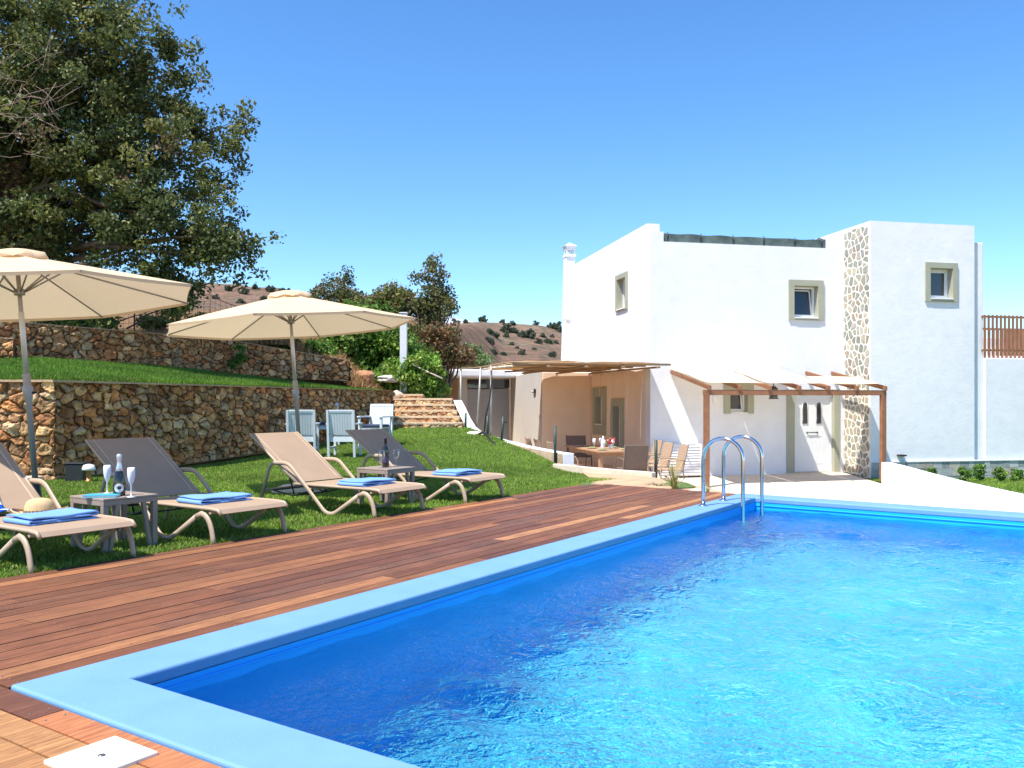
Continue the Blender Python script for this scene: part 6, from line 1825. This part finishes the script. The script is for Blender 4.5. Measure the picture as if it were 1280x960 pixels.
# spiky plants at the far end of the deck
def spiky(name, label, loc, n, h, spread, cols, seed, w=0.012, group=None):
    r = random.Random(seed); V = []; F = []; T = []
    for i in range(n):
        a = r.uniform(0, 6.283); hh = h*r.uniform(0.5, 1.15); sp = spread*r.uniform(0.2, 1.2); ww = w*r.uniform(0.7, 1.3)
        ox, oy = r.uniform(-.06, .06)*spread*2, r.uniform(-.06, .06)*spread*2
        b0 = len(V); c = r.choice(cols); k = r.uniform(0.8, 1.2)
        for j in range(5):
            u = j/4; x = ox + math.cos(a)*sp*u**1.6; y = oy + math.sin(a)*sp*u**1.6; z = hh*u*(1 - 0.25*u*min(1, sp/h))
            q = ww*(1 - u)**0.7 + 0.0008
            V += [(x - math.sin(a)*q, y + math.cos(a)*q, z), (x + math.sin(a)*q, y - math.cos(a)*q, z)]
        for j in range(4): F.append((b0+2*j, b0+2*j+1, b0+2*j+3, b0+2*j+2)); T.append(tuple(x_*k for x_ in c))
    o = np_mesh(name, np.array(V), np.array(F), m_grass, tint=np.array(T)); o.location = loc
    return tag(o, label, 'plant', group)
YC = [(0.42, 0.36, 0.14), (0.30, 0.30, 0.10), (0.16, 0.20, 0.06), (0.5, 0.42, 0.2)]
spiky('spiky_plant', 'upright yellow green spiky plant at the far end of the deck, left of the ladder', (P(846, 609).x, 11.1, -0.06), 34, 0.42, 0.22, YC, 1, 0.010)
spiky('spiky_plant', 'small thin spiky plant between the ladder and the yellow spiky plant', (2.45, 10.75, -0.05), 12, 0.16, 0.2, [(0.2, 0.22, 0.08)], 2, 0.006)
spiky('ground_cover_plant', 'low sprawling variegated plant in the earth bed beyond the deck', (P(812, 600).x + .05, 11.6, -0.08), 70, 0.10, 0.30, [(0.5, 0.45, 0.28), (0.10, 0.11, 0.05), (0.30, 0.30, 0.14)], 3, 0.014)
spiky('ground_cover_plant', 'dark low plant at the left end of the earth bed beyond the deck', (1.72, 11.75, -0.10), 60, 0.08, 0.24, [(0.06, 0.07, 0.04), (0.25, 0.24, 0.14)], 4, 0.014)
# saplings along the plinth at the right
for i, (px, y0, h_, lab) in enumerate(((1164, 590, 0.30, 'young leafy sapling by the stone plinth, leftmost of the row'), (1205, 597, 0.32, 'dark leafy sapling second from left along the stone plinth'), (1224, 602, 0.40, 'taller dark sapling in the middle of the stone plinth'), (1250, 605, 0.28, 'leafy sapling right of the middle of the stone plinth'), (1272, 604, 0.30, 'sapling at the right edge of the picture by the stone plinth'))):
    Y = 20.6; X = (px-640)/K*Y; z = rl_h(X, Y)
    cc = [(X, Y, z + h_*0.6, 0.13, 0.13, h_*0.55)]
    shrub('sapling', lab, 'sapling', (X, Y, float(z)), cc, 12, 26, 0.09, 0.08, GRN, 60 + i, group='saplings along the stone plinth', trunk=0.01, ntips=6)

# ------------------------------------------------------------------ white post in the bushes, wire fence, hills
m_off = simple('white_post_paint', (0.66, 0.68, 0.72), 0.5, var=0.03)
a = AT(504.5, 392, 23.6); b2 = AT(504.5, 500, 23.6)
mb = MB(); mb.box((a.x - 0.095, 23.52, 1.2), (a.x + 0.095, 23.68, a.z)); mb.box((a.x - 0.115, 23.50, a.z), (a.x + 0.115, 23.70, a.z + 0.03)); o = mb.build('white_post', m_off, bevel=0.01); tag(o, 'square white post standing among the ivy by the tip of the second parasol', 'post')
mb = MB(); mb.tube([AT(515, 455, 23.4), AT(535, 465, 23.4), AT(553, 473, 23.3)], 0.02, 6); o = mb.build('pipe', m_cord); tag(o, 'thin pale pipe slanting down through the creeper to the annex roof', 'pipe')
mb = MB(); mb.tube([AT(437, 462, 23.8), AT(465, 470, 23.5)], 0.02, 6); o = mb.build('pipe', m_cord); tag(o, 'thin pale pipe lying on the bank right of the upper wall end', 'pipe')

# hillside: one sheet from behind the garden to beyond the crest
CR = [(-1.2, 300), (-0.75, 330), (-0.60, 345), (-0.45, 348), (-0.36, 353), (-0.26, 362), (-0.22, 370), (-0.15, 390), (-0.09, 402), (-0.037, 399), (0.0, 402), (0.035, 406), (0.065, 415), (0.2, 432), (0.5, 455), (1.2, 480)]
ca = np.array([c[0] for c in CR]); cyy_ = np.array([c[1] for c in CR], float)
def hill_h(X, Y):
    a = X / np.maximum(Y, 1.0)
    # the angle is only used to draw the crest line as a function of bearing from the garden
    Rr = 190 + 110 * np.clip((-a - 0.15) / 0.3, 0, 1)
    zc = CAM_H + (503 - np.interp(a, ca, cyy_)) / K * Rr
    near = np.where(X < 0, np.clip((-X - 1.5) / 4.0, 0, 1), 0) * (2.35 + 0.085 * np.clip(Y - 19, 0, 40)) - (1 - np.where(X < 0, np.clip((-X - 1.5) / 4.0, 0, 1), 0)) * 0.6
    u = np.clip((Y - 38) / (Rr - 38), 0, 1); s = u ** 1.25
    up = near * (1 - s) + zc * s
    down = zc - (Y - Rr) * 0.25
    h = np.where(Y < Rr, up, down)
    amp = np.clip((Y - 30) / 150, 0, 1)
    return h + amp * (5.0 * vnoise(X, Y, 0.022, 5, 5) + 1.6 * vnoise(X, Y, 0.12, 6, 4)) * np.clip(1.3 - s*0.75, 0.3, 1) + 0.15 * vnoise(X, Y, 0.5, 8)
Yr = np.concatenate([np.linspace(15.5, 60, 70), np.exp(np.linspace(math.log(60.8), math.log(520), 210))])
As = np.linspace(-1.3, 1.3, 420)
YY, AA = np.meshgrid(Yr, As, indexing='ij'); XX = YY * AA
ZZ = hill_h(XX, YY)
V = np.stack([XX, YY, ZZ], -1).reshape(-1, 3); F = grid_faces(len(Yr), len(As))
cx = XX[:-1, :-1].ravel() ; cy_ = YY[:-1, :-1].ravel()
# leave the garden and the house free
lim = np.interp(cx, [-13, -10.4, -7.07, -4.0, -2.5, -1.0, 30], [15.6, 16.3, 19.9, 21.5, 23.3, 33.5, 36])
keep = cy_ > lim
m_hill, t, b = new_mat('dry_hillside')
n1 = noise(t, 0.035, 8, 0.75); n2 = noise(t, 0.22, 9, 0.85); n3 = noise(t, 0.55, 7, 0.85)
c = ramp(t, n1, [(0.30, (0.20, 0.125, 0.09)), (0.5, (0.27, 0.165, 0.115)), (0.75, (0.27, 0.22, 0.16))])
c = mix(t, c, ramp(t, n2, [(0.34, (0.45, 0.52, 0.52)), (0.48, (0.95, 0.95, 0.95)), (0.64, (1.5, 1.42, 1.35))]), 1.0, 'MULTIPLY')
c = mix(t, c, (0.135, 0.125, 0.075), ramp(t, n3, [(0.515, (0, 0, 0)), (0.58, (1, 1, 1))]))
tc = N(t, 'TexCoord'); sp = N(t, 'SeparateXYZ'); t.links.new(tc.outputs['Object'], sp.inputs[0]); mr = N(t, 'MapRange'); mr.inputs['From Min'].default_value = 40; mr.inputs['From Max'].default_value = 85; t.links.new(sp.outputs['Y'], mr.inputs['Value'])
c = mix(t, mix(t, (0.42, 0.24, 0.115), ramp(t, n2, [(0.3, (0.6,)*3), (0.7, (1.3,)*3)]), 1.0, 'MULTIPLY'), c, mr.outputs['Result'])
t.links.new(c, b.inputs['Base Color']); b.inputs['Roughness'].default_value = 1.0; b.inputs['Specular IOR Level'].default_value = 0.1
bump(t, b, n2, 0.9, 1.2)
hill = np_mesh('hillside', V, F[keep], m_hill, smooth=True); tag(hill, kind='structure')
# dry tall grass just behind the walls
r8 = np.random.default_rng(41)
XY = np.stack([r8.uniform(-16, -3.4, 160000), r8.uniform(16.5, 40, 160000)], -1)
lim = np.interp(XY[:, 0], [-13, -10.4, -7.07, -4.0, -2.5], [15.9, 16.6, 20.2, 21.8, 23.5])
XY = XY[(XY[:, 1] > lim) & (XY[:, 0]/XY[:, 1] > -0.62)]
blades('dry_grass', XY, lambda X, Y: hill_h(X, Y), 0.30, 0.012, 43, [((0.46, 0.27, 0.12), .5), ((0.36, 0.22, 0.10), .3), ((0.5, 0.34, 0.17), .2)], lean=0.5)
# wire fence
m_wire = simple('rusty_wire', (0.14, 0.08, 0.06), 0.7, 0.3)
fp = [AT(118, 376, 21.0), AT(168, 378, 21.8), AT(225, 372, 22.6), AT(262, 368, 23.0), AT(296, 383, 23.4)]
wf = empty('wire_fence', (fp[0].x, fp[0].y, 2.4), 0, 'rusty wire mesh fence in the dry grass behind the upper stone wall', 'fence')
iv = -Vector(wf.location)
for p in fp:
    g_ = float(hill_h(np.array(p.x), np.array(p.y)))
    mb = MB(); mb.tube([Vector((p.x, p.y, g_ - 0.2)) + iv, Vector((p.x, p.y, p.z)) + iv], 0.022, 6); mb.build('post', m_wire, wf)
mb = MB()
for p, q in zip(fp[:-1], fp[1:]):
    gp_, gq = float(hill_h(np.array(p.x), np.array(p.y))), float(hill_h(np.array(q.x), np.array(q.y)))
    for k in range(9):
        u = k/8; a = Vector((p.x, p.y, gp_ + (p.z-gp_)*u)); c = Vector((q.x, q.y, gq + (q.z-gq)*u)); m_ = a.lerp(c, .5) - Vector((0, 0, 0.03))
        mb.tube([a+iv, m_+iv, c+iv], 0.005 if k < 8 else 0.011, 4, cap=False)
    nn2 = int((Vector((q.x, q.y)) - Vector((p.x, p.y))).length / 0.13)
    for k in range(1, nn2):
        u = k/nn2; x, y = p.x+(q.x-p.x)*u, p.y+(q.y-p.y)*u; g_ = gp_+(gq-gp_)*u; zt_ = p.z+(q.z-p.z)*u
        mb.tube([Vector((x, y, g_))+iv, Vector((x, y, zt_ - 0.02))+iv], 0.0045, 4, cap=False)
mb.build('wire_mesh', m_wire, wf)
# scrub bushes dotted over the hill, each its own
def hit(px, py):
    lo = 45.0
    for Y in np.arange(45, 330, 0.5):
        p = AT(px, py, Y)
        if hill_h(np.array(p.x), np.array(Y)) > p.z: return Vector((p.x, Y, p.z))
    return None
protos = []
for s in range(3):
    ell = [(0, 0, 0.7, 1.15, 1.1, 0.75), (0.5, 0.2, 0.5, 0.8, 0.8, 0.55)]
    C = ell_points(ell, 40, 200 + s)
    o = leaf_mesh('hill_shrub', None, C, 34, 0.34, 0.30, [((0.10, 0.125, 0.075), 4), ((0.08, 0.10, 0.065), 3), ((0.14, 0.15, 0.09), 1)], 210 + s)
    protos.append(o)
HS_ = [(569, 405, 1.3), (583, 403, .9), (577, 402, 1), (604, 401, 1.2), (611, 416, 1.2), (619, 420, 1.1), (632, 414, 1.6), (633, 420, .9), (643, 415, 1.2), (641, 405, .9), (612, 428, 1.4), (628, 402, .8), (652, 420, 1.2), (661, 421, 1.7), (654, 419, 1.0), (673, 428, 1.1), (679, 420, .9), (685, 428, 1.1), (695, 428, .8), (616, 440, 1.1), (628, 443, 1.0), (652, 442, 1.2), (690, 445, 1.2), (604, 444, .9), (670, 405, .9), (680, 406, .9), (690, 409, 1.2), (697, 412, 1.6), (560, 420, 1.3), (566, 412, 1.1), (600, 434, .7), (640, 430, .8), (575, 440, 1.2), (588, 430, .8), (668, 436, .7), (646, 434, .7), (690, 420, .7), (250, 358, 1.2), (285, 362, 1.1), (305, 366, 1.3), (320, 360, 1.0), (338, 363, 1.2), (270, 372, 1.0), (300, 378, 1.2), (330, 374, 1.0), (235, 356, 1.0), (352, 366, 1.1)]
used_p = [False]*3
regs = []
for i, (px, py, s) in enumerate(HS_):
    p = hit(px, py + 1.5)
    if p is None: continue
    k = i % 3
    o = protos[k] if not used_p[k] else protos[k].copy()
    if used_p[k]: COL.objects.link(o)
    used_p[k] = True
    o.location = p - Vector((0, 0, 0.3)); sc = s * p.y / 190.0 * 0.78; o.scale = (sc, sc, sc*1.25); o.rotation_euler = (0, 0, i*1.3)
    tag(o, 'small green scrub bush on the dry reddish hill between the thicket and the house' if px > 500 else 'small scrub bush on the far brown slope seen between the two parasols', 'scrub bush', 'scrub bushes on the near hill' if px > 500 else 'scrub bushes on the left slope')
# far limestone mountains, distance haze mixed into their colour
Xs = np.linspace(-2200, 2600, 260); Ys = np.linspace(3000, 5200, 40)
YY, XX = np.meshgrid(Ys, Xs, indexing='ij')
a = XX / YY
crest = np.interp(XX/4000, [-0.6, -0.3, -0.16, -0.085, -0.06, 0.0, 0.03, 0.065, 0.12, 0.6], [60, 90, 200, 440, 400, 330, 350, 300, 200, 60])
ZZ = crest * np.exp(-((YY - 4000)/420)**2) + 90 * vnoise(XX, YY, 0.004, 3, 5) * np.exp(-((YY - 4000)/900)**2) - 20
m_mt = simple('haze_tint_limestone', (0.42, 0.47, 0.56), 1.0, var=0.12, vscale=0.004)
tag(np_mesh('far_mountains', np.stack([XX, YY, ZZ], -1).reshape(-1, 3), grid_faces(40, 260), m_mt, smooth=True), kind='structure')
